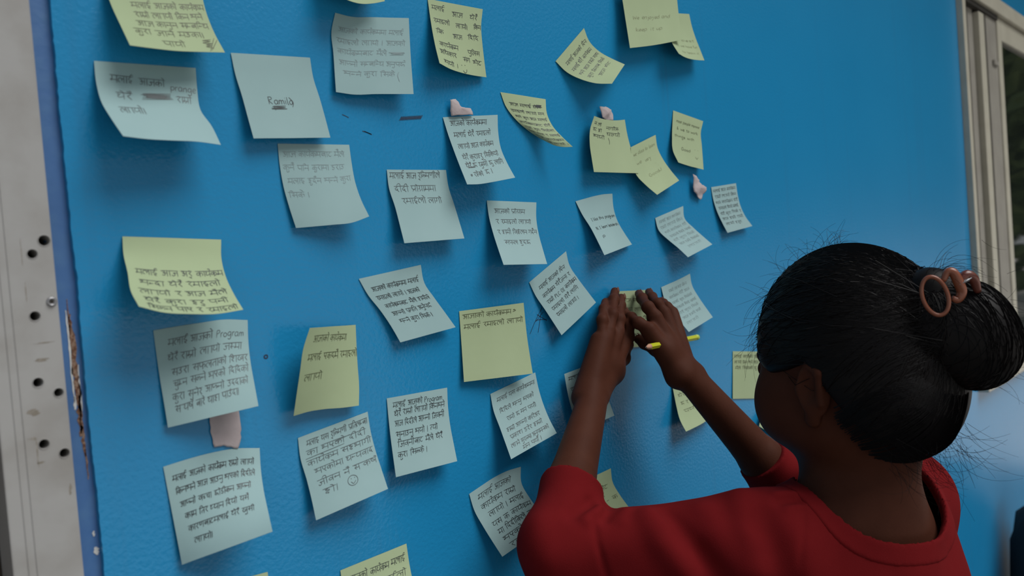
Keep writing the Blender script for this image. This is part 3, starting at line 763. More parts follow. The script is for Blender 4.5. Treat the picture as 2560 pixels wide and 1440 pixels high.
 'AH':['y',[(11903,-8,11577),(12062,-9,11513),(12223,-9,11447),(12387,-10,11381),(12554,-10,11313)],[(11368,-110,11123),(11547,-101,11037),(11729,-92,10949),(11915,-83,10860),(12105,-75,10768)],[(11903,-8,11577),(11792,-21,11455),(11662,-44,11339),(11519,-74,11228),(11368,-110,11123)],[(12554,-10,11313),(12499,-18,11159),(12425,-33,11010),(12290,-52,10880),(12105,-75,10768)]],
 'AI':['y',[(6943,-54,11314),(7120,-43,11317),(7302,-31,11320),(7489,-20,11323),(7681,-8,11327)],[(7226,-131,10646),(7396,-137,10650),(7571,-143,10653),(7750,-149,10656),(7934,-155,10659)],[(6943,-54,11314),(6954,-64,11146),(7018,-82,10977),(7122,-104,10812),(7226,-131,10646)],[(7681,-8,11327),(7676,-26,11155),(7752,-60,10984),(7845,-104,10820),(7934,-155,10659)]],
 'AJ':['y',[(8503,-85,15417),(8673,-67,15470),(8847,-48,15524),(9024,-30,15580),(9206,-12,15636)],[(8815,-232,14775),(8988,-207,14828),(9166,-181,14882),(9347,-156,14938),(9532,-130,14995)],[(8503,-85,15417),(8476,-103,15224),(8511,-137,15045),(8653,-180,14904),(8815,-232,14775)],[(9206,-12,15636),(9208,-27,15455),(9286,-54,15290),(9401,-89,15139),(9532,-130,14995)]],
 'AK':['y',[(7741,-117,15761),(7910,-98,15745),(8091,-79,15744),(8281,-59,15758),(8477,-40,15786)],[(7581,-173,15052),(7814,-165,15056),(8055,-156,15060),(8304,-148,15064),(8562,-140,15069)],[(7741,-117,15761),(7629,-124,15584),(7585,-137,15404),(7581,-153,15228),(7581,-173,15052)],[(8477,-40,15786),(8488,-52,15605),(8509,-75,15425),(8537,-105,15247),(8562,-140,15069)]],
 'AL':['y',[(9698,-8,16016),(9890,-8,15993),(10086,-8,15970),(10288,-8,15946),(10494,-8,15921)],[(9553,-125,15250),(9721,-118,15227),(9894,-111,15207),(10074,-104,15191),(10258,-97,15174)],[(9698,-8,16016),(9633,-23,15819),(9557,-49,15620),(9499,-84,15424),(9553,-125,15250)],[(10494,-8,15921),(10382,-19,15733),(10352,-40,15547),(10310,-66,15361),(10258,-97,15174)]],
 'AM':['y',[(7210,-8,16398),(7354,-8,16516),(7500,-8,16638),(7650,-8,16762),(7803,-8,16888)],[(7814,-369,16115),(7964,-312,16204),(8117,-254,16294),(8272,-196,16387),(8429,-139,16481)],[(7210,-8,16398),(7350,-53,16273),(7508,-136,16187),(7665,-243,16131),(7814,-369,16115)],[(7803,-8,16888),(7869,-24,16729),(8019,-54,16614),(8218,-93,16541),(8429,-139,16481)]],
 'AN':['y',[(8507,-100,17547),(8821,-100,17593),(9149,-100,17641),(9492,-100,17691),(9851,-100,17744)],[(8456,-220,16677),(8749,-225,16736),(9053,-230,16802),(9369,-235,16879),(9697,-240,16963)],[(8507,-100,17547),(8516,-115,17337),(8507,-142,17119),(8486,-178,16899),(8456,-220,16677)],[(9851,-100,17744),(9832,-118,17555),(9794,-149,17359),(9751,-191,17162),(9697,-240,16963)]],
 'AO':['y',[(9581,-47,17378),(9758,-37,17405),(9939,-27,17433),(10123,-18,17461),(10312,-8,17490)],[(9450,-320,16715),(9659,-279,16706),(9891,-239,16717),(10138,-198,16745),(10394,-158,16782)],[(9581,-47,17378),(9552,-81,17210),(9506,-143,17037),(9471,-224,16870),(9450,-320,16715)],[(10312,-8,17490),(10328,-27,17312),(10352,-61,17135),(10380,-105,16960),(10394,-158,16782)]],
}

# name: (letter height mm, ink, slant, lines, extra strokes, label)
TEXT = {
 'A': (5.2, 'm', 0, ['20 98 41|मलाई आजको कार्यक्रम', '20 94 53|राम्रो लाग्यो किन भने', '18 96 64|आज कानुन सम्बन्धि', '12 86 75|कुरा जाने मउका।', '36 60 88|पायो'], [scrib(80, 92, 84, 12, 9, 3), [(84, 99), (96, 82)], [(86, 98), (99, 84)]], 'yellow note cut off by the top left of the frame, with a scribble'),
 'B': (6.2, 'm', .05, ['13 34 14 1|मलाई', '40 66 16 1|आजको', '71 98 20 2|prange', '16 32 34 1|धेरै', '76 93 36|राम्रो', '14 40 53|लाग्यो।'], [scrib(40, 73, 33, 9, 10, 5), scrib(44, 66, 36, 4, 6, 6)], 'pale blue note with a creased, lifted lower part and one struck-out word'),
 'C': (6.5, 'd', 0, ['30 62 50|Ramila'], [scrib(32, 52, 61, 5, 6, 7), [(36, 62), (37, 66)], [(58, 50), (62, 56), (60, 62)]], 'pale blue note with one short word and a scribble at its middle'),
 'D': (4.6, 'f', .05, ['7 92 17|आजको कार्यक्रममा मलाई', '5 94 31|रमाइलो लाग्यो । आजको', '5 50 44|कार्यक्रमबाट', '54 68 44|मैले', '6 92 58|आफ्नो सम्बन्धि अनुपर्छ', '10 76 71|भन्ने कुरा सिके'], [scrib(70, 92, 45, 5, 6, 8), [(82, 71), (80, 76), (82, 84)]], 'pale blue note with five very faint lines, top middle between two yellow notes'),
 'E': (5.0, 'd', 0, ['5 28 8|मलाई', '42 62 12|आज', '76 92 12|धेरै', '6 36 26|रमाइलो', '48 72 28|लाग्यो।', '84 99 26|किन', '8 22 42|कि', '40 58 44|आज', '70 92 42|दिदि', '10 48 61|कार्यक्रम', '66 92 64|पुलिस', '8 42 73|अधिकार', '54 68 76|संग', '74 94 78|भेट', '12 32 88|भयो', '38 42 88|।'], [[(48, 88), (49, 89)], [(55, 87), (56, 88)], [(50, 96), (53, 99), (57, 97), (58, 93)]], 'yellow note in the top row with six lines ending in a dotted smile'),
 'F': (5.0, 'd', 0, ['40 70 86|कटल', '78 95 84|प्र'], [], 'tip of a yellow note hanging in from the top edge'),
 'G': (5.4, 'd', .05, ['9 78 6|आजको कार्यक्रममा', '10 84 22|मलाई धेरै रमाइलो', '11 86 39|लाग्यो आज कार्यक्रम', '12 90 55|धेरै कुराहरु सिकियो', '12 92 68|धेरै छ खुसी छु लागि', '14 40 82|७ रहेको', '46 62 80|छ ।'], [scrib(15, 30, 73, 2, 4, 9)], 'pale blue note below a crumpled pink scrap, six lines of pencil'),
 'H': (3.6, 'd', 0, ['12 80 14|आज मलाई धेरै', '8 92 25|रमाइलो लाग्यो मन', '10 94 36|भने कुरा आज मलाई', '8 96 47|कार्यक्रमबाट धेरै', '10 96 58|राम्रो कुरा सिकेको', '8 97 69|थाहा भयो र मलाई', '10 97 80|आज कार्यक्रम', '30 97 90|राम्रो लाग्यो ।'], [scrib(72, 90, 12, 5, 9, 11)], 'strongly curled yellow note crowded with small writing, right of the pink scrap'),
 'I': (5.0, 'f', .02, ['5 90 9|आज कार्यक्रमबाट मैले', '4 88 25|कुनै पनि कुरामा डराउ', '7 94 41|मलाइ हुदैन भन्ने कुरा', '4 32 57|सिके ।'], [], 'pale blue note with four faint lines and an empty lower half'),
 'J': (6.0, 'm', .05, ['3 88 4|मलाई आज रूक्मिणीले', '8 76 22|दीदी प्रोग्राममा', '14 80 39|रमाईलो लागो'], [], 'pale blue note with three lines at its top and a greenish smudge below'),
 'K': (5.4, 'd', 0, ['8 98 38|मलाई आज अरू कार्यक्रम', '10 92 52|भन्दा धेरै रमाइलो', '8 95 65|लाग्यो र आज मैले', '10 92 78|धेरै कुरा हरू पनी', '10 97 90|सिक्न पाए र रमाइलो'], [], 'large yellow note at the left with a blank top and five dark lines'),
 'L': (5.6, 'm', .12, ['12 95 12 -2|मलाई आजको Program', '10 92 27 -2|धेरै राम्रो लाग्यो जस्मा', '12 97 43 -5|सउरा सफलताको शिखर', '12 97 55 -5|चुम्न सक्ने भएको दिदिको', '9 94 68 -4|कुरा सुनेर आफ्नो उद्दाको', '10 82 81 -6|सङ्घर्ष बारे थाहा पाउँदा।'], [], 'pale blue note under the large yellow one, six slanting lines'),
 'M': (4.4, 'd', .1, ['6 93 12 -1|मलाई आजको कार्यक्रम राम्रो लाग्यो', '7 93 25 -2|किनभने आज आउनु भएको दिदीले', '9 86 39 -3|आफ्नो वच्चा छोडीकन आफ्नो', '12 82 52 -3|काम तिर ध्यान दियो यसै', '13 86 65 -3|कारणबाटमलाई धेरै खुसी', '17 38 78|लाग्यो।'], [], 'lowest pale blue note at the left, six neat dark lines, under the pink paper tab'),
 'O': (5.2, 'm', .05, ['10 97 7|मलाइ यस रूक्मिणी प्रतिलम्बा', '8 92 19|का भएको दीदी', '6 97 31|कार्यक्रम सहभागी', '12 97 43|भएकोमा धन्यवाद', '12 97 57|जीवन नै सङ्कर्ष', '16 40 70|हो।'], [circ(58, 73, 7, 6), [(56, 70), (56.5, 71)], [(61, 70), (61.5, 71)], [(55, 74), (58, 77), (62, 74)], [(48, 20), (70, 19)], [(6, 28), (60, 27)]], 'pale blue note with seven lines and a drawn smiley face'),
 'P': (5.4, 'd', .08, ['8 90 7|मलाई आजुको Program', '9 94 18|धेरै राम्रो लाग्यो किनभने', '8 92 31|आज दिदीले आफ्नो जिवनी', '8 78 45|सुनाउनु भयो । त्यो', '9 84 58|जिवनीबाट मैले धेरै', '7 56 71|कुरा सिक्के ।'], [], 'pale blue note at lower middle with six dark lines and a smudge near its bottom'),
 'Q': (6.0, 'm', .04, ['14 80 10|आजाको कार्यक्रमा', '10 100 31|मलाई एकदमै रमाइलो', '8 38 54|लाग्यो'], [], 'yellow note folded at its left edge, three lines at the top'),
 'R': (5.0, 'm', .02, ['4 78 6|आजाको कार्यक्रमम', '5 97 20|मलाई रमाइलो लाग्यो'], [scrib(80, 86, 7, 4, 4, 12)], 'flat yellow note at the centre with two lines near its top edge'),
 'S': (4.8, 'd', .03, ['10 92 15|आजको कार्यक्रममा मलाई', '9 86 29|रमाइलो लाग्यो । आजको', '12 92 43|कार्यक्रमबाट मैले हामीले', '14 86 56|आफ्नो प्रगति अर्नुपर्छ', '18 78 69|भन्ने कुरा सिके ।'], [], 'pale blue note tilted and curled, five dark lines, above the central yellow notes'),
 'T': (5.0, 'm', .03, ['12 76 12|आजको प्रोग्राम', '12 86 28|र रमाइलो लाग्यो', '10 97 44|र हामी विहेलन गर्दैन', '18 76 60|सफल हुदछ'], [], 'pale blue note near the centre, four lines, between two rows of notes'),
 'U': (4.4, 'd', 0, ['16 97 34|I like this program', '16 99 50|N, I learn leadershi', '22 34 65|p'], [], 'pale blue note with three lines of English writing'),
 'V': (4.0, 'f', 0, ['10 88 8|मलाई आज कार्यक्रम', '8 92 19|राम्रो लाग्यो किन', '12 94 31|भने कार्यक्रम धेरै', '14 94 43|रमाइलो थियो मलाई', '12 90 55|धेरै कुरा सिके', '16 92 67|आज हामी सिकेको', '30 84 79|लाग्यो'], [], 'twisted pale blue note with dense faint writing, left of the smallest far note'),
 'W': (4.4, 'm', 0, ['4 94 6|मलाई आज कार्यक्रम', '8 94 18|राम्रो लाग्यो किन', '6 96 30|भने कार्यक्रम धेरै', '10 92 42|रमाइलो थियो मलाई', '10 94 54|धेरै कुरा सिके र', '8 92 66|आज हामी राम्रो', '12 76 78|लाग्यो हजुर'], [], 'farthest pale blue note on the right, seven blurred lines'),
 'X': (4.8, 'd', .06, ['14 88 16|मलाई आजको दिन', '12 92 30|कार्यक्रम धेरैजना र', '12 97 43|राम्रो PLC OI कार्यक्रम', '12 88 56|रमाइलो धेरै लागि', '14 76 69|रमाइलो लाग्यो ।'], [], 'diamond-tilted pale blue note just left of the hands'),
 'Y': (4.6, 'm', .1, ['10 94 10|मलाई यस कार्यक्रममा', '10 86 27|दिदिले भन्नु भएको', '18 86 42|रामो छ मन पर्यो।', '10 86 57|हाम्रो आफ्नो करिअर', '12 84 69|प्रकाश डरेर हाम्रो', '8 92 81|लाग्ने सुरक्षा अनुगमनको', '28 70 91|मन पर्यो ।'], [], 'pale blue note left of the forearm with seven slanting lines'),
 'Z': (5.6, 'd', .12, ['12 78 9|मलाई आजको', '12 84 23|कार्यक्रम राम्रो', '18 92 37|लाग्यो । मलाई', '14 97 52|यस क कार्यक्रम', '16 97 65|मा दिदीकिले कुरा', '16 92 78|भएको कुरा', '20 56 90|राम्रो'], [], 'pale blue note partly behind the red sleeve, large dark writing'),
 'AA': (6.2, 'd', .08, ['10 94 12|आजको कार्यक्रम मलाई', '14 92 29|राम्रो । पाईलो', '10 80 46|लाग्यो धेरै'], [], 'yellow note cut off by the bottom edge, two lines showing'),
 'AB': (5.0, 'm', 0, ['12 80 20|आजको कार्यक्रम'], [], 'corner of a yellow note at the bottom edge, left'),
 'AC': (3.8, 'f', 0, ['20 84 10|राम्रो लाग्यो किन', '16 88 22|कार्यक्रम धेरै आज', '16 88 34|मलाई कुरा सिकेको', '16 90 46|रमाइलो थियो मलाई', '14 88 58|धेरै कुरा सिके', '14 84 70|आज हामी सबै', '14 60 82|लाग्यो'], [], 'pale blue note behind the right hand with blurred faint writing'),
 'AD': (4.6, 'm', 0, ['6 94 14|आज मलाई धेरै', '8 94 30|राम्रो लाग्यो किन', '6 94 46|भने कुरा सिके र', '8 92 62|रमाइलो भयो आज', '10 90 78|धेरै राम्रो लाग्यो'], [], 'yellow note being pressed to the wall under both hands'),
 'AE': (5.0, 'd', .05, ['8 80 8|मलाई आजको', '8 84 26|रमाइलो कुरा', '8 80 44|दिदिले भन्नु', '10 76 62|लाग्यो'], [], 'pale blue note mostly hidden behind the left forearm'),
 'AF': (4.8, 'm', 0, ['14 90 14|आज हाम्रो कुरा', '12 86 30|धेरै राम्रो', '16 70 46|छ र मन', '20 62 62|पर्यो'], [], 'yellow note hanging behind the right forearm'),
 'AG': (4.6, 'm', 0, ['4 92 8|मलाई कार्यक्रम राम्रो', '5 90 20|लाग्यो किन भने आज', '8 84 32|मैले सिकेको छु'], [], 'flat yellow note right in front of the face'),
 'AH': (4.0, 'm', 0, ['6 90 14|आज मलाई राम्रो', '6 90 30|लाग्यो किन भने', '8 90 46|धेरै कुरा सिके', '8 86 62|राम्रो भयो'], [], 'yellow note half hidden below the chin'),
 'AI': (5.4, 'm', .1, ['56 84 22|भेट', '50 66 34|छ', '60 92 46|- क'], [], 'yellow note peeking out above the red sleeve'),
 'AJ': (4.6, 'f', 0, ['8 92 12|we class to learn', '14 34 28|we', '44 66 30|very', '30 70 58|Good'], [[(72, 46), (73, 47)], [(76, 52), (77, 53)], [(66, 62), (73, 64), (78, 58)]], 'yellow note tucked under its neighbour, the word Good and a smile'),
 'AK': (4.8, 'd', 0, ['6 26 10|न लो', '40 76 14|नागरिक', '6 30 22|छ हो', '42 78 26|थाल्यो', '8 36 34|भयो'], [[(46, 36), (48, 42), (47, 48)]], 'yellow note with a pink scrap stuck at its top edge'),
 'AL': (4.4, 'm', 0, ['12 92 14|most people improve', '14 88 28|& we to work', '8 74 42|things with', '28 60 66|Good'], [[(74, 64), (75, 65)], [(84, 64), (85, 65)], [(74, 78), (78, 82), (84, 78)]], 'yellow note at the upper right with curled corners, four English lines'),
 'AM': (4.6, 'd', 0, ['14 92 14|मलाई आजको दिन', '12 90 28|मलाई धेरै कार्यक्रम', '12 94 42|भने आज हाम्रो साथ', '14 90 56|कुरा किताब सिके', '30 88 70|आज भेट'], [], 'yellow note turned like a diamond near the top edge'),
 'AN': (4.6, 'f', .1, ['12 82 48|We enjoyed and', '14 66 68|keep it up.'], [], 'wide yellow note at the top edge with two faint English lines'),
 'AO': (4.0, 'f', 0, ['40 90 54|best', '30 92 68|we have fun', '26 88 82|to learn it'], [], 'smaller yellow note tucked behind the wide one at the top'),
}
GROUP = {'b': 'pale blue sticky notes on the blue wall', 'y': 'yellow sticky notes on the blue wall'}
SHEETS = {}
for i, (k, (c, T, B, L, R)) in enumerate(NOTES.items()):
    S = Sheet(T, B, L, R)
    SHEETS[k] = S
    h, ink, sl_, lines, extra, label = TEXT[k]
    base = S.at(np.array([0.5]), np.array([0.0]))[0]
    e = empty('sticky_note', tuple(base))
    tag(e, label, 'sticky note', GROUP[c])
    sh = sheet_mesh('paper', S, PAPER[c], e)
    write(e, S, lines, h, ink, c, 100 + i, slant=sl_, extra=extra, w=0.52 if ink != 'f' else 0.48)
    for ch in e.children:
        ch.data.transform(Matrix.Translation(-Vector(base)))

# ------------------------------------------------------------------ pink scraps of paper tape
M_PINK = mat('pale_pink_paper', (0.50, 0.435, 0.435), 0.85, spec=0.12, noise=(60, 0.35, 0.75, (0.43, 0.365, 0.37)), bump=(150, 0.3, 0.002))
def scrap(name, outline, n, crumple, label, seed, lift=0.002):
    """torn paper scrap: outline in (x, z) metres filled with a crumpled sheet"""
    r = random.Random(seed)
    cx = sum(p[0] for p in outline) / len(outline); cz = sum(p[1] for p in outline) / len(outline)
    bd = [Vector((p[0], 0, p[1])) for p in [np.array(a_) + (np.array(b_) - np.array(a_)) * t_ / n + np.array((r.uniform(-1, 1), r.uniform(-1, 1))) * 0.0004 for a_, b_ in zip(outline, outline[1:] + outline[:1]) for t_ in range(n)]]
    ph = [r.uniform(0, 6.28) for _ in range(6)]
    fx = [r.uniform(70, 190) for _ in range(6)]
    def hgt(x, z, t):
        s = sum(abs(math.sin(fx[q] * ((x - cx) * math.cos(ph[q]) + (z - cz) * math.sin(ph[q])) + ph[q])) for q in range(3)) / 3
        return -(0.0008 + lift * (0.35 + 0.65 * t) + crumple * s)
    V, F = [], []
    rings = 7
    nb = len(bd)
    for q in range(rings):
        t = q / rings
        for b in bd:
            x = b.x + (cx - b.x) * t; z = b.z + (cz - b.z) * t
            V.append((x - cx, hgt(x, z, t), z - cz))
    V.append((0, hgt(cx, cz, 1), 0))
    for q in range(rings - 1):
        for a in range(nb):
            b = (a + 1) % nb
            F.append((q * nb + a, q * nb + b, (q + 1) * nb + b, (q + 1) * nb + a))
    for a in range(nb):
        F.append(((rings - 1) * nb + a, (rings - 1) * nb + (a + 1) % nb, rings * nb))
    o = mesh_obj(name, V, F, M_PINK, None, True)
    o.location = (cx, 0, cz)
    sd = o.modifiers.new('thickness', 'SOLIDIFY'); sd.thickness = 0.0003
    return tag(o, label, 'paper scrap', 'pink paper scraps on the wall')
scrap('paper_scrap', [(0.263, 1.300), (0.287, 1.303), (0.2885, 1.285), (0.287, 1.272), (0.2845, 1.2665), (0.272, 1.2715), (0.2645, 1.272), (0.263, 1.285)], 4, 0.0004, 'flat pink paper tab between two pale blue notes at the left', 1, 0.0008)
scrap('paper_scrap', [(0.5433, 1.5759), (0.5506, 1.5774), (0.5576, 1.5747), (0.5605, 1.5699), (0.5724, 1.5692), (0.5760, 1.5650), (0.5764, 1.5631), (0.5443, 1.5595), (0.5434, 1.5663)], 4, 0.0045, 'crumpled pink scrap above the pale blue note in the middle', 2, 0.002)
scrap('paper_scrap', [(0.7953, 1.5912), (0.8101, 1.5914), (0.8190, 1.5891), (0.8218, 1.5841), (0.8200, 1.5750), (0.8066, 1.5750), (0.7969, 1.5771)], 4, 0.004, 'small pink scrap at the top edge of a yellow note', 3, 0.004)
scrap('paper_scrap', [(1.0014, 1.5110), (1.0095, 1.5065), (1.0199, 1.5026), (1.0245, 1.4956), (1.0340, 1.4916), (1.0356, 1.4868), (1.0272, 1.4820), (1.0205, 1.4736), (1.0121, 1.4771), (1.0002, 1.4853)], 4, 0.006, 'crumpled pink scrap stuck alone on the wall at the right', 4, 0.003)

# ------------------------------------------------------------------ pencil marks on the wall itself
M_MARK = mat('pencil_on_wall', (0.018, 0.040, 0.085), 0.5)
def wall_mark(strokes, w, label):
    V, F = [], []
    for s in strokes:
        P = np.array(catmull([np.array(p) for p in s], 4))
        d = np.gradient(P, axis=0)
        nn = np.stack([-d[:, 1], d[:, 0]], 1); nn /= np.linalg.norm(nn, axis=1, keepdims=True) + 1e-9
        k, n = len(V), len(P)
        for q in (P + nn * w / 2, P - nn * w / 2):
            V += [(x, -0.00025, z) for x, z in q]
        F += [(k + i, k + i + 1, k + n + i + 1, k + n + i) for i in range(n - 1)]
    o = np_mesh('pencil_mark', np.array(V), np.array(F), M_MARK, WALL, False)
    o['label'] = label
zz = [(0.480 + 0.0275 * i / 33 + (0.0015 if i % 2 else -0.0012), 1.5525 + 0.0035 * i / 33 + (0.0022 if i % 2 else -0.0022)) for i in range(34)]
wall_mark([zz], 0.0006, 'pencil smudge')
wall_mark([[(0.413, 1.5512), (0.417, 1.5500), (0.420, 1.5488)]], 0.0007, 'short pencil dash')
wall_mark([[(0.434, 1.5372), (0.439, 1.5362), (0.4445, 1.5345)], [(0.436, 1.5372), (0.444, 1.5348)]], 0.0008, 'short pencil dash')
wall_mark([[(0.641, 1.319), (0.650, 1.331), (0.6635, 1.3465)], [(0.6635, 1.3475), (0.660, 1.335), (0.6545, 1.319)], [(0.6525, 1.3335), (0.660, 1.3335), (0.671, 1.3325)], [(0.655, 1.340), (0.671, 1.331)], [(0.652, 1.332), (0.666, 1.342)]], 0.0007, 'scribbled letter A')
wall_mark([[(0.3165 + 0.0016 * math.cos(a), 1.338 + 0.0014 * math.sin(a)) for a in np.linspace(0, 6.2, 9)]], 0.0012, 'small dark ring')  # flat dark ring in the pencil colour
J={'LWR': (0.6918, -0.045, 1.2414), 'LEL': (0.5402, -0.1093, 1.1279), 'LSH': (0.6813, -0.2522, 1.1296), 'RWR': (0.822, -0.085, 1.251), 'RSH': (0.9033, -0.3002, 1.1256), 'REL': (0.935, -0.16, 1.078), 'HEAD': (0.7925, -0.3055, 1.2868), 'NECK': (0.7853, -0.3042, 1.1476)}
HANDS={'L': {'little': [(0.7267, -0.036, 1.3019), (0.7362, -0.03, 1.3248), (0.7535, -0.02, 1.3368), (0.7722, -0.0085, 1.3443)], 'ring': [(0.742, -0.034, 1.3116), (0.7564, -0.03, 1.3295), (0.7785, -0.017, 1.3456), (0.794, -0.008, 1.3557)], 'middle': [(0.7633, -0.032, 1.3081), (0.7719, -0.028, 1.3225), (0.792, -0.016, 1.3373), (0.8063, -0.008, 1.3464)], 'index': [(0.7861, -0.03, 1.2984), (0.7906, -0.028, 1.313), (0.8021, -0.016, 1.323), (0.8096, -0.009, 1.3285)], 'thumb': [(0.748, -0.03, 1.26), (0.7838, -0.02, 1.2718), (0.8046, -0.012, 1.2857), (0.81, -0.01, 1.2938)]}, 'R': {'middle': [(0.8083, -0.058, 1.3211), (0.8061, -0.048, 1.3334), (0.8268, -0.025, 1.3432), (0.8443, -0.0085, 1.3485)], 'ring': [(0.833, -0.054, 1.3236), (0.8316, -0.045, 1.3352), (0.8505, -0.024, 1.3428), (0.8671, -0.0085, 1.3488)], 'little': [(0.863, -0.046, 1.3208), (0.863, -0.038, 1.3287), (0.8804, -0.021, 1.3322), (0.8929, -0.009, 1.3352)], 'index': [(0.79, -0.06, 1.3081), (0.7844, -0.048, 1.3157), (0.7975, -0.028, 1.3214), (0.8108, -0.011, 1.3253)], 'thumb': [(0.8271, -0.06, 1.2704), (0.8205, -0.046, 1.2791), (0.8197, -0.03, 1.2866), (0.8211, -0.02, 1.291)]}}
PTS={'bun': (0.7924, -0.4106, 1.3054), 'ring': (0.7338, -0.3999, 1.3442), 'pt': (0.7475, -0.082, 1.291), 'pe': (0.9342, -0.036, 1.28)}

# ------------------------------------------------------------------ organic bodies: smooth unions of tapered limbs, meshed as one continuous surface
def rot_zx(az, pitch, roll=0.0):
    """columns: own right, forward, up; az turns from +y towards +x, pitch lifts the face, roll tips towards own right"""
    A = Matrix.Rotation(-az, 3, 'Z') @ Matrix.Rotation(pitch, 3, 'X') @ Matrix.Rotation(roll, 3, 'Y')
    return np.array(A)

def d_rc(P, a, b, ra, rb):
    a = np.asarray(a, np.float32); b = np.asarray(b, np.float32)
    ba = b - a
    l2 = float(ba @ ba)
    h = np.clip(((P - a) @ ba) / l2, 0, 1)
    q = P - a - h[..., None] * ba
    return np.sqrt((q * q).sum(-1)) - (ra + (rb - ra) * h)

def d_el(P, c, R, r):
    q = (P - np.asarray(c, np.float32)) @ np.asarray(R, np.float32)
    r = np.asarray(r, np.float32)
    k0 = np.sqrt(((q / r) ** 2).sum(-1))
    k1 = np.sqrt(((q / (r * r)) ** 2).sum(-1)) + 1e-9
    return k0 * (k0 - 1) / k1

def smin(a, b, k):
    if k <= 0:
        return np.minimum(a, b)
    h = np.maximum(k - np.abs(a - b), 0) / k
    return np.minimum(a, b) - h * h * k * 0.25

def smax(a, b, k):
    return -smin(-a, -b, k)

class Blob:
    """ordered list of primitives; ('rc', a, b, ra, rb, k) / ('el', c, R, r, k) / ('grp', [prims], k) / ('sub', prim, k)"""
    def __init__(self):
        self.p = []
    def rc(self, a, b, ra, rb, k=0.01):
        self.p.append(('rc', np.array(a, float), np.array(b, float), ra, rb, k)); return self
    def el(self, c, R, r, k=0.01):
        self.p.append(('el', np.array(c, float), np.array(R, float), np.array(r, float), k)); return self
    def grp(self, prims, k):
        self.p.append(('grp', prims, k)); return self
    def sub(self, prim, k=0.005):
        self.p.append(('sub', prim, k)); return self
    def bound(self, p):
        if p[0] == 'rc':
            return (p[1] + p[2]) / 2, np.linalg.norm(p[2] - p[1]) / 2 + max(p[3], p[4])
        if p[0] == 'el':
            return p[1], float(p[3].max())
        if p[0] == 'sub':
            return self.bound(p[1])
        bs = [self.bound(q) for q in p[1]]
        c = sum(b[0] for b in bs) / len(bs)
        return c, max(np.linalg.norm(b[0] - c) + b[1] for b in bs)
    def one(self, p, P):
        if p[0] == 'rc':
            return d_rc(P, p[1], p[2], p[3], p[4])
        if p[0] == 'el':
            return d_el(P, p[1], p[2], p[3])
        d = None
        for q in p[1]:
            e = self.one(q, P)
            d = e if d is None else smin(d, e, q[-1])
        return d
    def __call__(self, P, centres=None, brad=0.0):
        P = P.astype(np.float32)
        d = np.full(P.shape[:-1], 0.08, np.float32)
        for p in self.p:
            k = p[-1]
            if centres is None:
                e = self.one(p[1] if p[0] == 'sub' else p, P)
                d = smax(d, -e, k) if p[0] == 'sub' else smin(d, e, k)
            else:
                c, r = self.bound(p)
                m = np.linalg.norm(centres - c, axis=1) < r + brad + k + 0.02
                if not m.any():
                    continue
                e = self.one(p[1] if p[0] == 'sub' else p, P[m])
                d[m] = smax(d[m], -e, k) if p[0] == 'sub' else smin(d[m], e, k)
        return d

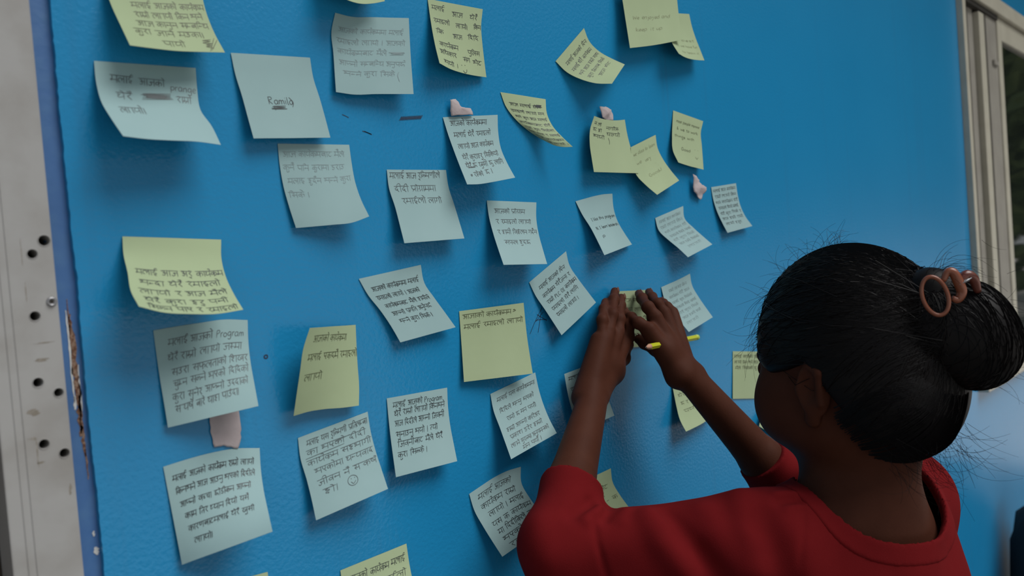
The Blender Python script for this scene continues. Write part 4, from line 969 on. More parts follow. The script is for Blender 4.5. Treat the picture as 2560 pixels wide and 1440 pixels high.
def surface(f, lo, hi, h, smooth=3, culled=False):
    """sparse surface nets of f(P) = 0 inside the box; returns verts, quads"""
    B = 8
    lo = np.array(lo, float); hi = np.array(hi, float)
    nb = np.ceil((hi - lo) / (h * B)).astype(int)
    bi = np.stack(np.meshgrid(*[np.arange(n) for n in nb], indexing='ij'), -1).reshape(-1, 3)
    cen = lo + (bi + 0.5) * h * B
    brad = h * B * 0.87
    dc = f(cen)
    act = np.abs(dc) < brad * 1.4 + h + 0.008
    bi, cen = bi[act], cen[act]
    g1 = np.arange(B + 1)
    loc = np.stack(np.meshgrid(g1, g1, g1, indexing='ij'), -1).reshape(-1, 3)
    D = np.empty((len(bi), len(loc)), np.float32)
    CH = 600
    for s in range(0, len(bi), CH):
        P = lo + (bi[s:s + CH, None, :] * B + loc[None]) * h
        D[s:s + CH] = f(P, cen[s:s + CH], brad) if culled else f(P)
    D = D.reshape(-1, B + 1, B + 1, B + 1)
    c = [D[:, a:a + B, b:b + B, e:e + B] for a in (0, 1) for b in (0, 1) for e in (0, 1)]
    ins = [q < 0 for q in c]
    cnt = sum(q.astype(np.int8) for q in ins)
    M = (cnt > 0) & (cnt < 8)
    w = np.nonzero(M)
    cv = [q[w] for q in c]
    corner = np.array([(a, b, e) for a in (0, 1) for b in (0, 1) for e in (0, 1)], float)
    acc = np.zeros((len(w[0]), 3)); num = np.zeros(len(w[0]))
    for i in range(8):
        for j in range(i + 1, 8):
            if np.abs(corner[i] - corner[j]).sum() != 1:
                continue
            x = (cv[i] < 0) != (cv[j] < 0)
            t = np.where(x, cv[i] / (cv[i] - cv[j] + 1e-12), 0)
            acc += np.where(x[:, None], corner[i] + (corner[j] - corner[i]) * t[:, None], 0)
            num += x
    cell = bi[w[0]] * B + np.stack(w[1:], 1)
    V = lo + (cell + acc / num[:, None]) * h
    N = nb * B + 2
    cid = ((cell[:, 0] + 1) * N[1] + cell[:, 1] + 1) * N[2] + cell[:, 2] + 1
    order = np.argsort(cid)
    cid = cid[order]; V = V[order]; cell = cell[order]
    cv0 = np.stack(cv, 1)[order]
    st = (N[1] * N[2], N[2], 1)
    F = []
    for ax in range(3):
        far = {0: 4, 1: 2, 2: 1}[ax]
        a, b = [(1, 2), (2, 0), (0, 1)][ax]
        i0 = cv0[:, 0] < 0; i1 = cv0[:, far] < 0
        x = np.nonzero(i0 != i1)[0]
        ids = [cid[x], cid[x] - st[a], cid[x] - st[a] - st[b], cid[x] - st[b]]
        k = [np.searchsorted(cid, q) for q in ids]
        ok = np.ones(len(x), bool)
        for q, kk in zip(ids, k):
            kk[kk >= len(cid)] = 0
            ok &= cid[kk] == q
        q = np.stack(k, 1)
        fl = ~i0[x]
        q[fl] = q[fl][:, ::-1]
        F.append(q[ok])
    F = np.vstack(F)
    E = np.vstack([F[:, [0, 1]], F[:, [1, 2]], F[:, [2, 3]], F[:, [3, 0]]])
    deg = np.bincount(E[:, 0], minlength=len(V)) + np.bincount(E[:, 1], minlength=len(V)) + 1e-9
    for it in range(smooth):
        S = np.stack([np.bincount(E[:, 0], V[E[:, 1], q], len(V)) + np.bincount(E[:, 1], V[E[:, 0], q], len(V)) for q in range(3)], 1)
        V = V + (S / deg[:, None] - V) * (0.55 if it % 2 == 0 else 0.35)
    return V, F

def biggest(V, F):
    """keep the largest connected piece of a quad mesh"""
    lab = np.arange(len(V))
    E = np.vstack([F[:, [0, 1]], F[:, [1, 2]], F[:, [2, 3]], F[:, [3, 0]]])
    while True:
        m_ = np.minimum(lab[E[:, 0]], lab[E[:, 1]])
        new = lab.copy()
        np.minimum.at(new, E[:, 0], m_)
        np.minimum.at(new, E[:, 1], m_)
        new = np.minimum(new, new[new])
        new = new[new]
        if (new == lab).all():
            break
        lab = new
    root = np.bincount(lab).argmax()
    keep = lab == root
    idx = np.cumsum(keep) - 1
    F = F[keep[F].all(1)]
    return V[keep], idx[F]

def mend(o, zmin):
    """close pin holes left by the mesher (not the open end at the bottom)"""
    bm = bmesh.new(); bm.from_mesh(o.data)
    ed = [e for e in bm.edges if e.is_boundary and min(v.co.z for v in e.verts) > zmin]
    if ed:
        r = bmesh.ops.holes_fill(bm, edges=ed, sides=12)
        for f in r['faces']:
            f.smooth = True
    bm.to_mesh(o.data); bm.free()

# ------------------------------------------------------------------ the girl
M_SKIN = mat('brown_skin', (0.070, 0.0235, 0.0135), 0.6, spec=0.07, noise=(40, 0.3, 0.75, (0.057, 0.0185, 0.0105)), bump=(420, 0.12, 0.0012))
M_NAIL = mat('fingernail', (0.125, 0.058, 0.042), 0.55, spec=0.12)
M_SHIRT = mat('red_jersey', (0.140, 0.0080, 0.0095), 0.95, spec=0.05, noise=(30, 0.3, 0.8, (0.120, 0.0066, 0.0080)), bump=(900, 0.25, 0.0008))
M_HAIR = mat('black_hair', (0.0050, 0.0040, 0.0040), 0.48, spec=0.12)
M_TROUSER = mat('dark_trousers', (0.03, 0.035, 0.06), 0.9)
M_CLIP = mat('amber_plastic', (0.22, 0.065, 0.030), 0.3, spec=0.5)

girl = empty('person', (0.80, -0.33, 0.0))
tag(girl, 'girl in a red T-shirt with a dark hair bun pressing a note to the wall', 'person')
A_ = np.array
def rel(o, root=girl):
    o.data.transform(Matrix.Translation(-root.location))
    o.parent = root
    return o

HS = 1.06
HR = rot_zx(math.radians(14), math.radians(-2))
HC = A_(J['HEAD'])
def hl(x, y, z):
    """point in the head's own frame: right, forward, up"""
    return HC + HR @ A_((x, y, z)) * HS

body = Blob()
# head
_el = body.el
body.el = lambda c, R, r, k=0.01: _el(c, R, A_(r) * HS, k)
body.el(hl(0, 0.002, 0.0), HR, (0.073, 0.083, 0.088), 0.01)
body.el(hl(0, 0.026, -0.052), HR, (0.055, 0.056, 0.056), 0.035)
body.el(hl(0, 0.060, -0.088), HR, (0.022, 0.020, 0.017), 0.03)
for sx_ in (-1, 1):
    body.el(hl(0.041 * sx_, 0.052, -0.050), HR, (0.027, 0.029, 0.034), 0.03)
    body.el(hl(0.048 * sx_, 0.010, -0.066), HR, (0.016, 0.030, 0.022), 0.025)
    body.el(hl(0.030 * sx_, 0.070, 0.000), HR, (0.022, 0.012, 0.008), 0.012)
body.rc(hl(0, 0.078, -0.012), hl(0, 0.089, -0.044), 0.007, 0.0095, 0.012)
for sx_ in (-1, 1):
    body.el(hl(0.011 * sx_, 0.085, -0.046), HR, (0.007, 0.010, 0.007), 0.006)
    body.sub(('el', hl(0.031 * sx_, 0.096, -0.016), HR, A_((0.015, 0.014, 0.010))), 0.012)
    body.el(hl(0.031 * sx_, 0.077, -0.016), HR, (0.012, 0.012, 0.011), 0.002)
body.el(hl(0, 0.088, -0.066), HR, (0.020, 0.010, 0.0055), 0.005)
body.el(hl(0, 0.086, -0.075), HR, (0.017, 0.010, 0.006), 0.004)
# ears: rim, bowl, lobe
for sx_ in (-1, 1):
    e = [('el', hl(0.0745 * sx_, -0.008, -0.026), HR @ rot_zx(0.30 * sx_, 0), A_((0.0055, 0.0165, 0.0265)), 0.004)]
    body.grp(e, 0.004)
    body.sub(('el', hl(0.0815 * sx_, -0.004, -0.024), HR @ rot_zx(0.30 * sx_, 0), A_((0.0060, 0.0095, 0.0165))), 0.003)
    body.rc(hl(0.0790 * sx_, -0.018, -0.010), hl(0.0770 * sx_, -0.006, -0.003), 0.0036, 0.0036, 0.004)
    body.rc(hl(0.0790 * sx_, -0.018, -0.010), hl(0.0765 * sx_, -0.016, -0.038), 0.0036, 0.0034, 0.004)
    body.el(hl(0.072 * sx_, -0.002, -0.052), HR, (0.005, 0.008, 0.009), 0.005)
    body.el(hl(0.0755 * sx_, 0.007, -0.026), HR, (0.004, 0.004, 0.007), 0.003)
body.el = _el
# neck, shoulders, trunk
NK = A_(J['NECK'])
LSH, RSH, LEL, REL, LWR, RWR = (A_(J[k]) for k in ('LSH', 'RSH', 'LEL', 'REL', 'LWR', 'RWR'))
TR = rot_zx(math.radians(15), 0.0)
def tl_(x, y, z):
    """point in the trunk's own frame around the neck base"""
    return NK + TR @ A_((x, y, z))
body.rc(hl(0, -0.016, -0.070), tl_(0, -0.004, -0.02), 0.042, 0.046, 0.03)
body.rc(tl_(0, 0.012, 0.03), tl_(0, 0.02, -0.05), 0.036, 0.046, 0.03)
for S_ in (LSH, RSH):
    body.rc(tl_(0, -0.008, -0.006), S_ + A_((0, 0.004, -0.020)), 0.030, 0.024, 0.025)
body.el(tl_(0, 0.004, -0.13), TR, (0.114, 0.070, 0.140), 0.04)
body.rc(LSH + A_((0.004, 0.004, -0.014)), LEL, 0.025, 0.022, 0.02)
body.rc(RSH + A_((0, 0, -0.008)), REL, 0.029, 0.023, 0.02)

def arm(el, wr, out):
    """forearm: tapering, oval at the wrist; out = thumb side direction"""
    out = A_(out) / np.linalg.norm(out)
    m1 = el + (wr - el) * 0.30
    body.rc(el, m1, 0.0245, 0.0240, 0.02)
    body.rc(m1, wr, 0.0240, 0.0130, 0.02)
    for s in (-1, 1):
        body.rc(el + (wr - el) * 0.45 + out * 0.004 * s, wr + out * 0.0075 * s, 0.0175, 0.0110, 0.012)
arm(LEL, LWR, (0.9, 0.1, -0.5))
arm(REL, RWR, (0.6, 0.2, 0.75))
body.el(RWR + A_((0.018, -0.004, -0.002)), np.eye(3), (0.010, 0.010, 0.010), 0.010)

FR = {'little': (0.0068, 0.0060, 0.0054, 0.0048), 'ring': (0.0078, 0.0069, 0.0062, 0.0054), 'middle': (0.0080, 0.0071, 0.0064, 0.0056), 'index': (0.0078, 0.0069, 0.0062, 0.0054), 'thumb': (0.0100, 0.0090, 0.0078, 0.0064)}
nails = []
for side, wr in (('L', LWR), ('R', RWR)):
    hd = {n: [A_(p) for p in c] for n, c in HANDS[side].items()}
    mc = [hd[n][0] for n in ('little', 'ring', 'middle', 'index')]
    out = mc[3] - mc[0]
    out /= np.linalg.norm(out)
    pal = np.cross(out, mc[1] - wr); pal /= np.linalg.norm(pal)
    if pal[1] < 0: pal = -pal                      # towards the wall
    for i, p in enumerate(mc):
        b0 = wr + out * (i - 1.5) * 0.0075
        body.rc(b0, p, 0.0110, 0.0080, 0.008)
        body.rc(b0 + pal * 0.006, p + pal * 0.005, 0.0110, 0.0075, 0.008)
    body.rc(wr + pal * 0.010 - out * 0.010, mc[0] + pal * 0.007, 0.0100, 0.0065, 0.010)
    body.rc(wr + pal * 0.008 + out * 0.008, hd['thumb'][0], 0.013, 0.013, 0.012)
    body.rc(hd['thumb'][0], (mc[3] + wr) / 2, 0.012, 0.010, 0.014)
    for n, c in hd.items():
        r = FR[n]
        pr = []
        for i in range(3):
            pr.append(('rc', c[i], c[i + 1], r[i], r[i + 1], 0.003))
        for i in (1, 2):
            pr.append(('el', c[i] - pal * 0.0008, np.eye(3), A_((r[i] * 1.05,) * 3), 0.004))
        body.grp(pr, 0.0016 if n != 'thumb' else 0.004)
        t = c[3] - c[2]; t /= np.linalg.norm(t)
        dn = -pal - t * np.dot(-pal, t); dn /= np.linalg.norm(dn)
        nails.append((c[3] + t * 0.0008, t, dn, r[3], side + n))

V, F = surface(body, (0.50, -0.47, 0.96), (1.02, 0.004, 1.42), 0.0016, 3, True)
V, F = biggest(V, F)
bo = np_mesh('body', V, F, M_SKIN)
mend(bo, 0.97)
rel(bo)
bo['label'] = 'bare brown skin of face, neck, arms and hands'
for c, t, dn, r, nm_ in nails:
    s_ = np.cross(t, dn)
    bm = bmesh.new()
    bmesh.ops.create_uvsphere(bm, u_segments=12, v_segments=8, radius=1.0)
    mm = Matrix((s_ * r * 0.66, t * r * 0.90, dn * 0.0008)).transposed().to_4x4()
    mm.translation = Vector(c + dn * (r * 0.90))
    bm.transform(mm)
    rel(bm_obj('fingernail', bm, M_NAIL, None, True))

# ------------------------------------------------------------------ T-shirt
cloth = Blob()
cloth.el(tl_(-0.01, 0.010, -0.215), TR, (0.136, 0.096, 0.225), 0.04)
cloth.el(tl_(-0.005, -0.004, -0.115), TR, (0.114, 0.074, 0.100), 0.05)
for S_ in (LSH, RSH):
    cloth.rc(tl_(0, -0.006, -0.028), S_ + A_((0, 0, -0.016)), 0.042, 0.046, 0.045)
def sleeve(sh, el, wr, reach, r0, r1, r2, hang):
    up = el + (wr - el) * reach
    cloth.rc(sh + A_((0, 0, -0.012)), el, r0, r1, 0.03)
    cloth.rc(sh + A_((0, 0, -0.035)), el + A_((0, 0, -hang)), r0, r1 * 0.95, 0.03)
    cloth.rc(el, up, r1, r2, 0.03)
sleeve(LSH, LEL, LWR, 0.60, 0.044, 0.0285, 0.0345, 0.040)
sleeve(RSH, REL, RWR, 0.50, 0.046, 0.036, 0.034, 0.024)
LCUT = (LEL + (LWR - LEL) * 0.36, (LWR - LEL) / np.linalg.norm(LWR - LEL))
RCUT = (REL + (RWR - REL) * 0.30, (RWR - REL) / np.linalg.norm(RWR - REL))
NECK_C, NECK_R = tl_(0.004, -0.016, 0.006), A_((0.084, 0.076, 0.066))
NECK_A = TR @ np.array(Matrix.Rotation(math.radians(-18), 3, 'X'))

FOLDS = []
def fold(pts, r, amp):
    FOLDS.append((A_(pts, np.float32), r, amp))
def wrinkle(P):
    """folds and seams of the cloth, metres outward"""
    P = P.astype(np.float32)
    w = np.zeros(P.shape[:-1], np.float32)
    for pts, r, amp in FOLDS:
        best = np.full(P.shape[:-1], 1e3, np.float32)
        for a, b in zip(pts[:-1], pts[1:]):
            ba = b - a
            h = np.clip(((P - a) @ ba) / float(ba @ ba), 0, 1)
            q = P - a - h[..., None] * ba
            best = np.minimum(best, (q * q).sum(-1))
        w += amp * np.exp(-best / (r * r))
    x, y, z = P[..., 0], P[..., 1], P[..., 2]
    w += 0.0020 * np.sin(38 * x + 26 * z + 9 * y) * np.sin(31 * y - 20 * x + 4)
    w += 0.0011 * np.sin(74 * x - 52 * z + 30 * y + 1.3)
    return w
def in_cuts(P):
    """positive outside the garment: beyond cuffs or inside the neck opening"""
    P = P.astype(np.float32)
    nk = -d_el(P, NECK_C, NECK_A, NECK_R)
    def cuff(cut, rad):
        c, n = cut
        s = (P - c.astype(np.float32)) @ n.astype(np.float32)
        q = P - c.astype(np.float32) - s[..., None] * n.astype(np.float32)
        rr = np.sqrt((q * q).sum(-1))
        return np.minimum(s, rad - rr)
    return np.maximum(np.maximum(nk, cuff(LCUT, 0.085)), np.maximum(cuff(RCUT, 0.085), 0.60 - P[..., 2]))
def shirt(P, *_):
    d = cloth(P) - wrinkle(P)
    return np.maximum(np.maximum(d, -(d + 0.0075)), in_cuts(P))
def collar(P, *_):
    d = cloth(P) - wrinkle(P) - 0.0014
    nk = d_el(P.astype(np.float32), NECK_C, NECK_A, NECK_R)
    return np.maximum(np.maximum(d, -(d + 0.0070)), np.maximum(-nk - 0.0012, nk - 0.0165))
# sleeve seam, shoulder seam
fold(((0.557, -0.145, 1.1574), (0.5467, -0.1563, 1.1398), (0.5481, -0.1631, 1.109), (0.556, -0.166, 1.08)), 0.0030, -0.0020)
fold(((0.6841, -0.2919, 1.1572), (0.6642, -0.3005, 1.1394), (0.6478, -0.3013, 1.1067), (0.645, -0.300, 1.07)), 0.0030, -0.0017)
# long drape crease across the upper arm with its roll
fold(((0.6062, -0.1937, 1.1564), (0.5994, -0.2203, 1.1362), (0.6081, -0.2438, 1.1071), (0.615, -0.255, 1.08)), 0.0085, -0.0064)
fold(((0.592, -0.185, 1.157), (0.583, -0.206, 1.136), (0.588, -0.226, 1.106)), 0.0130, 0.0085)
fold(((0.628, -0.222, 1.157), (0.618, -0.239, 1.141), (0.624, -0.258, 1.112)), 0.0130, 0.0070)
# puckers at the crook of the elbow
fold(((0.5425, -0.1318, 1.1611), (0.5663, -0.132, 1.1634), (0.580, -0.120, 1.160)), 0.0070, -0.0040)
fold(((0.550, -0.142, 1.155), (0.575, -0.142, 1.162)), 0.0055, 0.0040)
fold(((0.566, -0.152, 1.152), (0.5812, -0.1468, 1.1593), (0.592, -0.138, 1.155)), 0.0065, -0.0038)
fold(((0.574, -0.166, 1.150), (0.5881, -0.1610, 1.1582)), 0.0050, 0.0035)
# shoulder: broad hollow and puckers by the collar
fold(((0.6429, -0.2697, 1.151), (0.6372, -0.2876, 1.1198), (0.640, -0.295, 1.09)), 0.0160, -0.0095)
fold(((0.6552, -0.2442, 1.1657), (0.6315, -0.2633, 1.1421), (0.630, -0.272, 1.11)), 0.0130, 0.0075)
fold(((0.676, -0.270, 1.166), (0.690, -0.2800, 1.165)), 0.0045, 0.0045)
fold(((0.670, -0.276, 1.162), (0.686, -0.2870, 1.161)), 0.0060, -0.0034)
fold(((0.668, -0.284, 1.156), (0.684, -0.2925, 1.158)), 0.0040, 0.0030)
fold(((0.5147, -0.1112, 1.1597), (0.509, -0.125, 1.13)), 0.0150, 0.0030)
fold(((0.725, -0.352, 1.075), (0.765, -0.385, 1.060), (0.80, -0.39, 1.04)), 0.0150, -0.0050)
V, F = surface(shirt, (0.44, -0.50, 0.62), (1.06, 0.01, 1.24), 0.0022, 2)
V, F = biggest(V, F)
sh_ = rel(np_mesh('t_shirt', V, F, M_SHIRT))
sh_['label'] = 'loose red T-shirt with wide neckline'
V, F = surface(collar, (0.62, -0.50, 1.02), (0.95, -0.20, 1.24), 0.0022, 2)
V, F = biggest(V, F)
co_ = np_mesh('collar_band', V, F, M_SHIRT)
co_.data.transform(Matrix.Translation(-girl.location))
co_.parent = sh_

# legs below the frame
leg = Blob()
leg.el(tl_(0, -0.01, -0.52), TR, (0.125, 0.095, 0.12), 0.02)
for sx_ in (-1, 1):
    hp = tl_(0.065 * sx_, -0.01, -0.56); kn = tl_(0.075 * sx_, 0.0, -0.83); an = tl_(0.078 * sx_, -0.02, -1.10)
    leg.rc(hp, kn, 0.075, 0.055, 0.04); leg.rc(kn, an, 0.055, 0.048, 0.03)
V, F = surface(leg, (0.55, -0.55, 0.03), (1.0, -0.1, 0.85), 0.008, 2)
rel(np_mesh('trousers', V, F, M_TROUSER))
for sx_ in (-1, 1):
    b = Blob()
    b.rc(tl_(0.078 * sx_, -0.05, -1.118), tl_(0.085 * sx_, 0.10, -1.124), 0.034, 0.028, 0.02)
    b.rc(tl_(0.078 * sx_, -0.02, -1.10), tl_(0.078 * sx_, -0.02, -1.06), 0.036, 0.036, 0.02)
    cc = tl_(0.08 * sx_, 0.02, -1.10)
    V, F = surface(lambda P, *_: np.maximum(b(P), -P[..., 2].astype(np.float32) + 0.001), cc - 0.2, cc + 0.2, 0.006, 2)
    rel(np_mesh('shoe', V, F, M_POLE))

# ------------------------------------------------------------------ hair
BUN = A_(PTS['bun'])
hair = Blob()
hair.el(hl(0, 0.002, 0.004), HR, A_((0.082, 0.090, 0.098)) * HS, 0.01)
hair.el(hl(0, -0.044, -0.040), HR, A_((0.062, 0.044, 0.056)) * HS, 0.04)
def hairline(P):
    q = (P - HC.astype(np.float32)) @ HR.astype(np.float32) / HS
    y, z, x = q[..., 1], q[..., 2], q[..., 0]
    line = np.interp(y, (-0.11, -0.075, -0.050, -0.025, -0.004, 0.020, 0.045, 0.075, 0.11), (-0.094, -0.092, -0.074, -0.034, -0.002, -0.010, -0.016, -0.010, 0.000)).astype(np.float32)
    return (line - z) * 0.85 * HS
def hair_cap(P, *_):
    P = P.astype(np.float32)
    d = smax(hair(P), hairline(P), 0.010)
    q = (P - HC.astype(np.float32)) @ HR.astype(np.float32)
    return d
V, F = surface(hair_cap, HC - 0.16, HC + 0.16, 0.0020, 3)
hr = rel(np_mesh('hair', V, F, M_HAIR))
hr['label'] = 'black hair combed back into a bun'
bun = Blob()
bun.el(BUN, HR, (0.036, 0.034, 0.046), 0.01)
bun.el(BUN + A_((0.0, -0.004, -0.014)), HR, (0.037, 0.034, 0.034), 0.02)
bun.rc(hl(0, -0.070, 0.020), BUN + A_((0, 0.012, 0.004)), 0.034, 0.030, 0.03)
bun.el(BUN + A_((-0.012, 0.030, 0.046)), HR, (0.020, 0.020, 0.016), 0.02)
def bun_f(P, *_):
    P = P.astype(np.float32)
    d = bun(P)
    q = (P - BUN.astype(np.float32)) @ HR.astype(np.float32)
    an = np.arctan2(q[..., 1], q[..., 2])
    return d
V, F = surface(bun_f, BUN - 0.12, BUN + 0.12, 0.0020, 2)
b2 = np_mesh('bun', V, F, M_HAIR)
b2.data.transform(Matrix.Translation(-girl.location))
b2.parent = hr

# loose strands
rs = random.Random(21)
SV, SF = [], []
def strand(P, r0, r1=0.00008):
    n = len(P)
    V, F = tube(P, [r0 + (r1 - r0) * i / (n - 1) for i in range(n)], 3, cap=False)
    k = len(SV)
    SV.extend(tuple(v) for v in V)
    SF.extend(tuple(k + q for q in f) for f in F)
def curl(p, d, length, bend, r0=0.00022, n=9, wob=0.15):
    p = Vector(p); d = Vector(d).normalized(); b = Vector(bend)
    P = [p.copy()]
    for i in range(n):
        d = (d + b / n + Vector((rs.gauss(0, wob), rs.gauss(0, wob), rs.gauss(0, wob))) / n).normalized()
        p = p + d * length / n
        P.append(p.copy())
    strand(P, r0)
def on_head(th, ph, k=1.0):
    """point on the hair cap: th from the top, ph around (0 = front, -90 = her left)"""
    a, b = math.radians(th), math.radians(ph)
    n = A_((math.sin(a) * math.sin(b), math.sin(a) * math.cos(b), math.cos(a)))
    return hl(*(A_((0, 0.002, 0.004)) + n * A_((0.082, 0.090, 0.098)) * k)), HR @ n
# combed strands from the hairline towards the bun
LINE_Y, LINE_Z = (-0.11, -0.075, -0.050, -0.025, -0.004, 0.020, 0.045, 0.075, 0.11), (-0.094, -0.092, -0.074, -0.034, -0.002, -0.010, -0.016, -0.010, 0.000)
RC = A_((0, -0.008, 0.004)) * HS
RR = A_((0.0822, 0.0992, 0.0982)) * HS
def hug(q):
    return HC + HR @ (HR.T @ (q - HC))
def outer(P):
    return np.minimum(hair(P), bun(P))
def lift_out(P, gap):
    """push points that sank below the hair surface out to just above it"""
    P = np.asarray(P, np.float32)
    for _ in range(4):
        d = outer(P)
        e = 0.002
        g_ = np.stack([outer(P + A_(v, np.float32)) - outer(P - A_(v, np.float32)) for v in ((e, 0, 0), (0, e, 0), (0, 0, e))], -1)
        g_ /= np.linalg.norm(g_, axis=-1, keepdims=True) + 1e-9
        P = P + g_ * np.maximum(gap - d, 0)[..., None]
    return P
combed = []
cnt_ = 0
while cnt_ < 1100:
    a, na = on_head(rs.uniform(4, 135), rs.uniform(-185, 45), 1.0)
    l_ = HR.T @ (a - HC) / HS
    if l_[2] < np.interp(l_[1], LINE_Y, LINE_Z) + 0.004:
        continue
    cnt_ += 1
    tgt = BUN + A_((rs.gauss(-0.010, 0.012), 0.035 + rs.gauss(0, 0.01), rs.gauss(0.010, 0.016)))
    e_ = rs.uniform(0.55, 1.0)
    combed.append([a + (tgt - a) * t for t in np.linspace(0, e_, 11)])
# short baby hairs below the hairline at the nape and temple
nb_ = 0
while nb_ < 260:
    a, na = on_head(rs.uniform(85, 150), rs.uniform(-190, -112), 0.925)
    l_ = HR.T @ (a - HC) / HS
    g_ = l_[2] - np.interp(l_[1], LINE_Y, LINE_Z)
    if g_ > 0.0 or g_ < -0.016:
        continue
    nb_ += 1
    combed.append([a + (BUN - a) * t * 0.45 + na * 0.004 * t for t in np.linspace(0, 1, 11)])
for P in lift_out(combed, 0.0002):
    strand([Vector(p) for p in P], 0.00045, 0.0003)
# strands wound round the bun
wound = []
for i in range(320):
    ax_ = HR @ A_((1.0, rs.gauss(0, 0.25), rs.gauss(0.1, 0.25))); ax_ /= np.linalg.norm(ax_)
    u_ = np.cross(ax_, (0.1, 0.2, 1.0)); u_ /= np.linalg.norm(u_)
    w_ = np.cross(ax_, u_)
    off = rs.uniform(-0.9, 0.9)
    rad = math.sqrt(1 - off * off)
    t0 = rs.uniform(0, 6.28)
    P = []
    for t in np.linspace(t0, t0 + rs.uniform(1.2, 3.0), 10):
        n_ = HR.T @ (ax_ * off + (u_ * math.cos(t) + w_ * math.sin(t)) * rad)
        P.append(BUN + HR @ (n_ * A_((0.036, 0.034, 0.046))))
    wound.append(P)
for P in lift_out(wound, 0.0002):
    strand([Vector(p) for p in P], 0.0004, 0.0003)
# flyaways: crown, brow, clip tuft, nape
for i in range(70):
    a, na = on_head(rs.uniform(2, 60), rs.uniform(-80, 40))
    curl(a, na * 0.5 + HR @ A_((rs.gauss(0, .4), rs.gauss(-.2, .6), 0.3)), rs.uniform(0.012, 0.042), HR @ A_((rs.gauss(0, 1), rs.gauss(0, 1), rs.gauss(-.6, .8))), 0.00016)
for i in range(60):
    a, na = on_head(rs.uniform(48, 88), rs.uniform(-62, 15))
    curl(a, na * 0.4 + HR @ A_((rs.gauss(-.1, .3), 0.4, -0.5)), rs.uniform(0.015, 0.055), HR @ A_((rs.gauss(0, .8), rs.gauss(-.8, .8), rs.gauss(-.6, .8))), 0.0002)
for i in range(60):
    a = BUN + A_((rs.gauss(-0.012, 0.008), 0.030 + rs.gauss(0, 0.01), 0.050 + rs.gauss(0, 0.005)))
    curl(a, (rs.gauss(0, .5), rs.gauss(-.5, .5), 0.9), rs.uniform(0.02, 0.06), (rs.gauss(0, .6), rs.gauss(-1.2, .7), rs.gauss(-1.5, .6)), 0.00022)
for i in range(110):
    a = hl(rs.uniform(-0.06, 0.05), rs.uniform(-0.084, -0.058), rs.uniform(-0.100, -0.060))
    curl(a, HR @ A_((rs.gauss(0, .4), -0.5, -0.7)), rs.uniform(0.015, 0.06), (rs.gauss(0.3, .8), rs.gauss(-.3, .8), rs.gauss(0.4, .9)), 0.0002)
for i in range(40):
    a = BUN + A_((rs.gauss(0, 0.025), -0.02 + rs.gauss(0, 0.012), rs.gauss(0.0, 0.035)))
    curl(a, (rs.gauss(0.2, .6), -0.7, rs.gauss(0, .5)), rs.uniform(0.02, 0.05), (rs.gauss(0, 1), rs.gauss(0, 1), rs.gauss(-.4, .8)), 0.00016)
so_ = mesh_obj('loose_strands', SV, SF, M_HAIR)
so_.data.transform(Matrix.Translation(-girl.location))
so_.parent = hr
so_['kind'] = 'stuff'

# ------------------------------------------------------------------ hair clip
RG = A_(PTS['ring'])
clip = empty('hair_clip', tuple(RG))
tag(clip, 'amber plastic claw clip with an oval ring holding the hair bun', 'hair clip')
cz = A_((0.58, 0.30, 0.02)); cz /= np.linalg.norm(cz)          # away from the viewer, into the hair
ux = np.cross(cz, (0, 0, 1.0)); ux /= np.linalg.norm(ux)
uy = np.cross(ux, cz)
def cl(a, b, c):
    q = math.radians(-14)
    return ux * (a * math.cos(q) - b * math.sin(q) * -1) + uy * (b * math.cos(q) - a * math.sin(q)) + cz * c
V, F = tube([cl(0.0098 * math.cos(t), 0.0172 * math.sin(t), 0.0) for t in np.linspace(0, 2 * math.pi, 40, endpoint=False)], 0.0018, 10, closed=True)
mesh_obj('ring', V, F, M_CLIP, clip, True)
V, F = tube(catmull([cl(*p) for p in ((0.010, 0.010, 0.002), (0.0155, 0.0165, 0.003), (0.0200, 0.014, 0.004), (0.0215, 0.004, 0.005), (0.0215, -0.004, 0.006), (0.0165, -0.009, 0.005), (0.0125, -0.006, 0.003))], 5), [0.0022 + 0.0022 * math.sin(math.pi * t / 30) for t in range(31)], 12)
mesh_obj('claw', V, F, M_CLIP, clip, True)
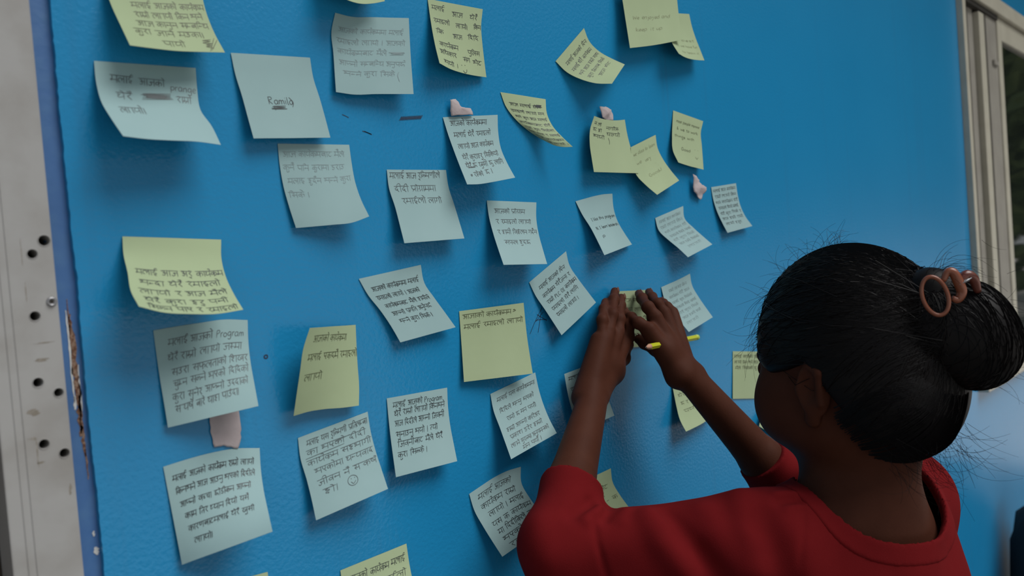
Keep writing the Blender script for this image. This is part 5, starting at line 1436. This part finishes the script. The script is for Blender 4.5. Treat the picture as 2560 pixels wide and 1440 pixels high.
V, F = tube(catmull([cl(*p) for p in ((0.024, 0.004, 0.012), (0.031, 0.008, 0.016), (0.036, 0.002, 0.020), (0.037, -0.010, 0.024))], 5), [0.0030 + 0.0016 * math.sin(math.pi * t / 15) for t in range(16)], 12)
mesh_obj('claw', V, F, mat('dark_amber_plastic', (0.13, 0.035, 0.022), 0.3, spec=0.5), clip, True)
V, F = tube([cl(0.0215 + 0.010 * t, 0.003 + 0.001 * t + 0.0014 * math.sin(t * 50), 0.005 + 0.008 * t + 0.0014 * math.cos(t * 50)) for t in np.linspace(0, 1, 60)], 0.00035, 6)
mesh_obj('spring', V, F, M_STEEL, clip, True)
V, F = tube([cl(0.021, 0.0035, 0.001), cl(0.032, 0.006, 0.004)], 0.0005, 6)
mesh_obj('pin', V, F, M_STEEL, clip, True)

# ------------------------------------------------------------------ pencil held under the right hand
p0, p1 = Vector(PTS['pt']), Vector(PTS['pe'])
pen = empty('pencil', p0)
tag(pen, 'short yellow pencil tucked under the right hand', 'pencil')
ax = (p1 - p0)
L_ = ax.length
q = ax.to_track_quat('Z', 'Y')
def pen_part(name, prof, material, sides=6, smooth=False):
    V, F = [], []
    for r, z in prof:
        for k in range(sides):
            a = 2 * math.pi * k / sides
            V.append(q @ Vector((r * math.cos(a), r * math.sin(a), z)))
    for i in range(len(prof) - 1):
        for k in range(sides):
            l = (k + 1) % sides
            F.append((i * sides + k, i * sides + l, (i + 1) * sides + l, (i + 1) * sides + k))
    F.append(tuple(range(sides))[::-1]); F.append(tuple((len(prof) - 1) * sides + k for k in range(sides)))
    return mesh_obj(name, V, F, material, pen, smooth)
pen_part('lead', [(0.0003, 0.0), (0.0010, 0.003)], PEN['d'], 8, True)
pen_part('wood_cone', [(0.0010, 0.003), (0.0036, 0.014)], mat('bare_pencil_wood', (0.50, 0.26, 0.17), 0.8), 12, True)
pen_part('barrel', [(0.0038, 0.014), (0.0038, L_ - 0.008)], mat('yellow_green_lacquer', (0.50, 0.52, 0.02), 0.35))
pen_part('end_band', [(0.0039, L_ - 0.008), (0.0039, L_)], mat('pale_green_band', (0.42, 0.55, 0.10), 0.4), 12, True)
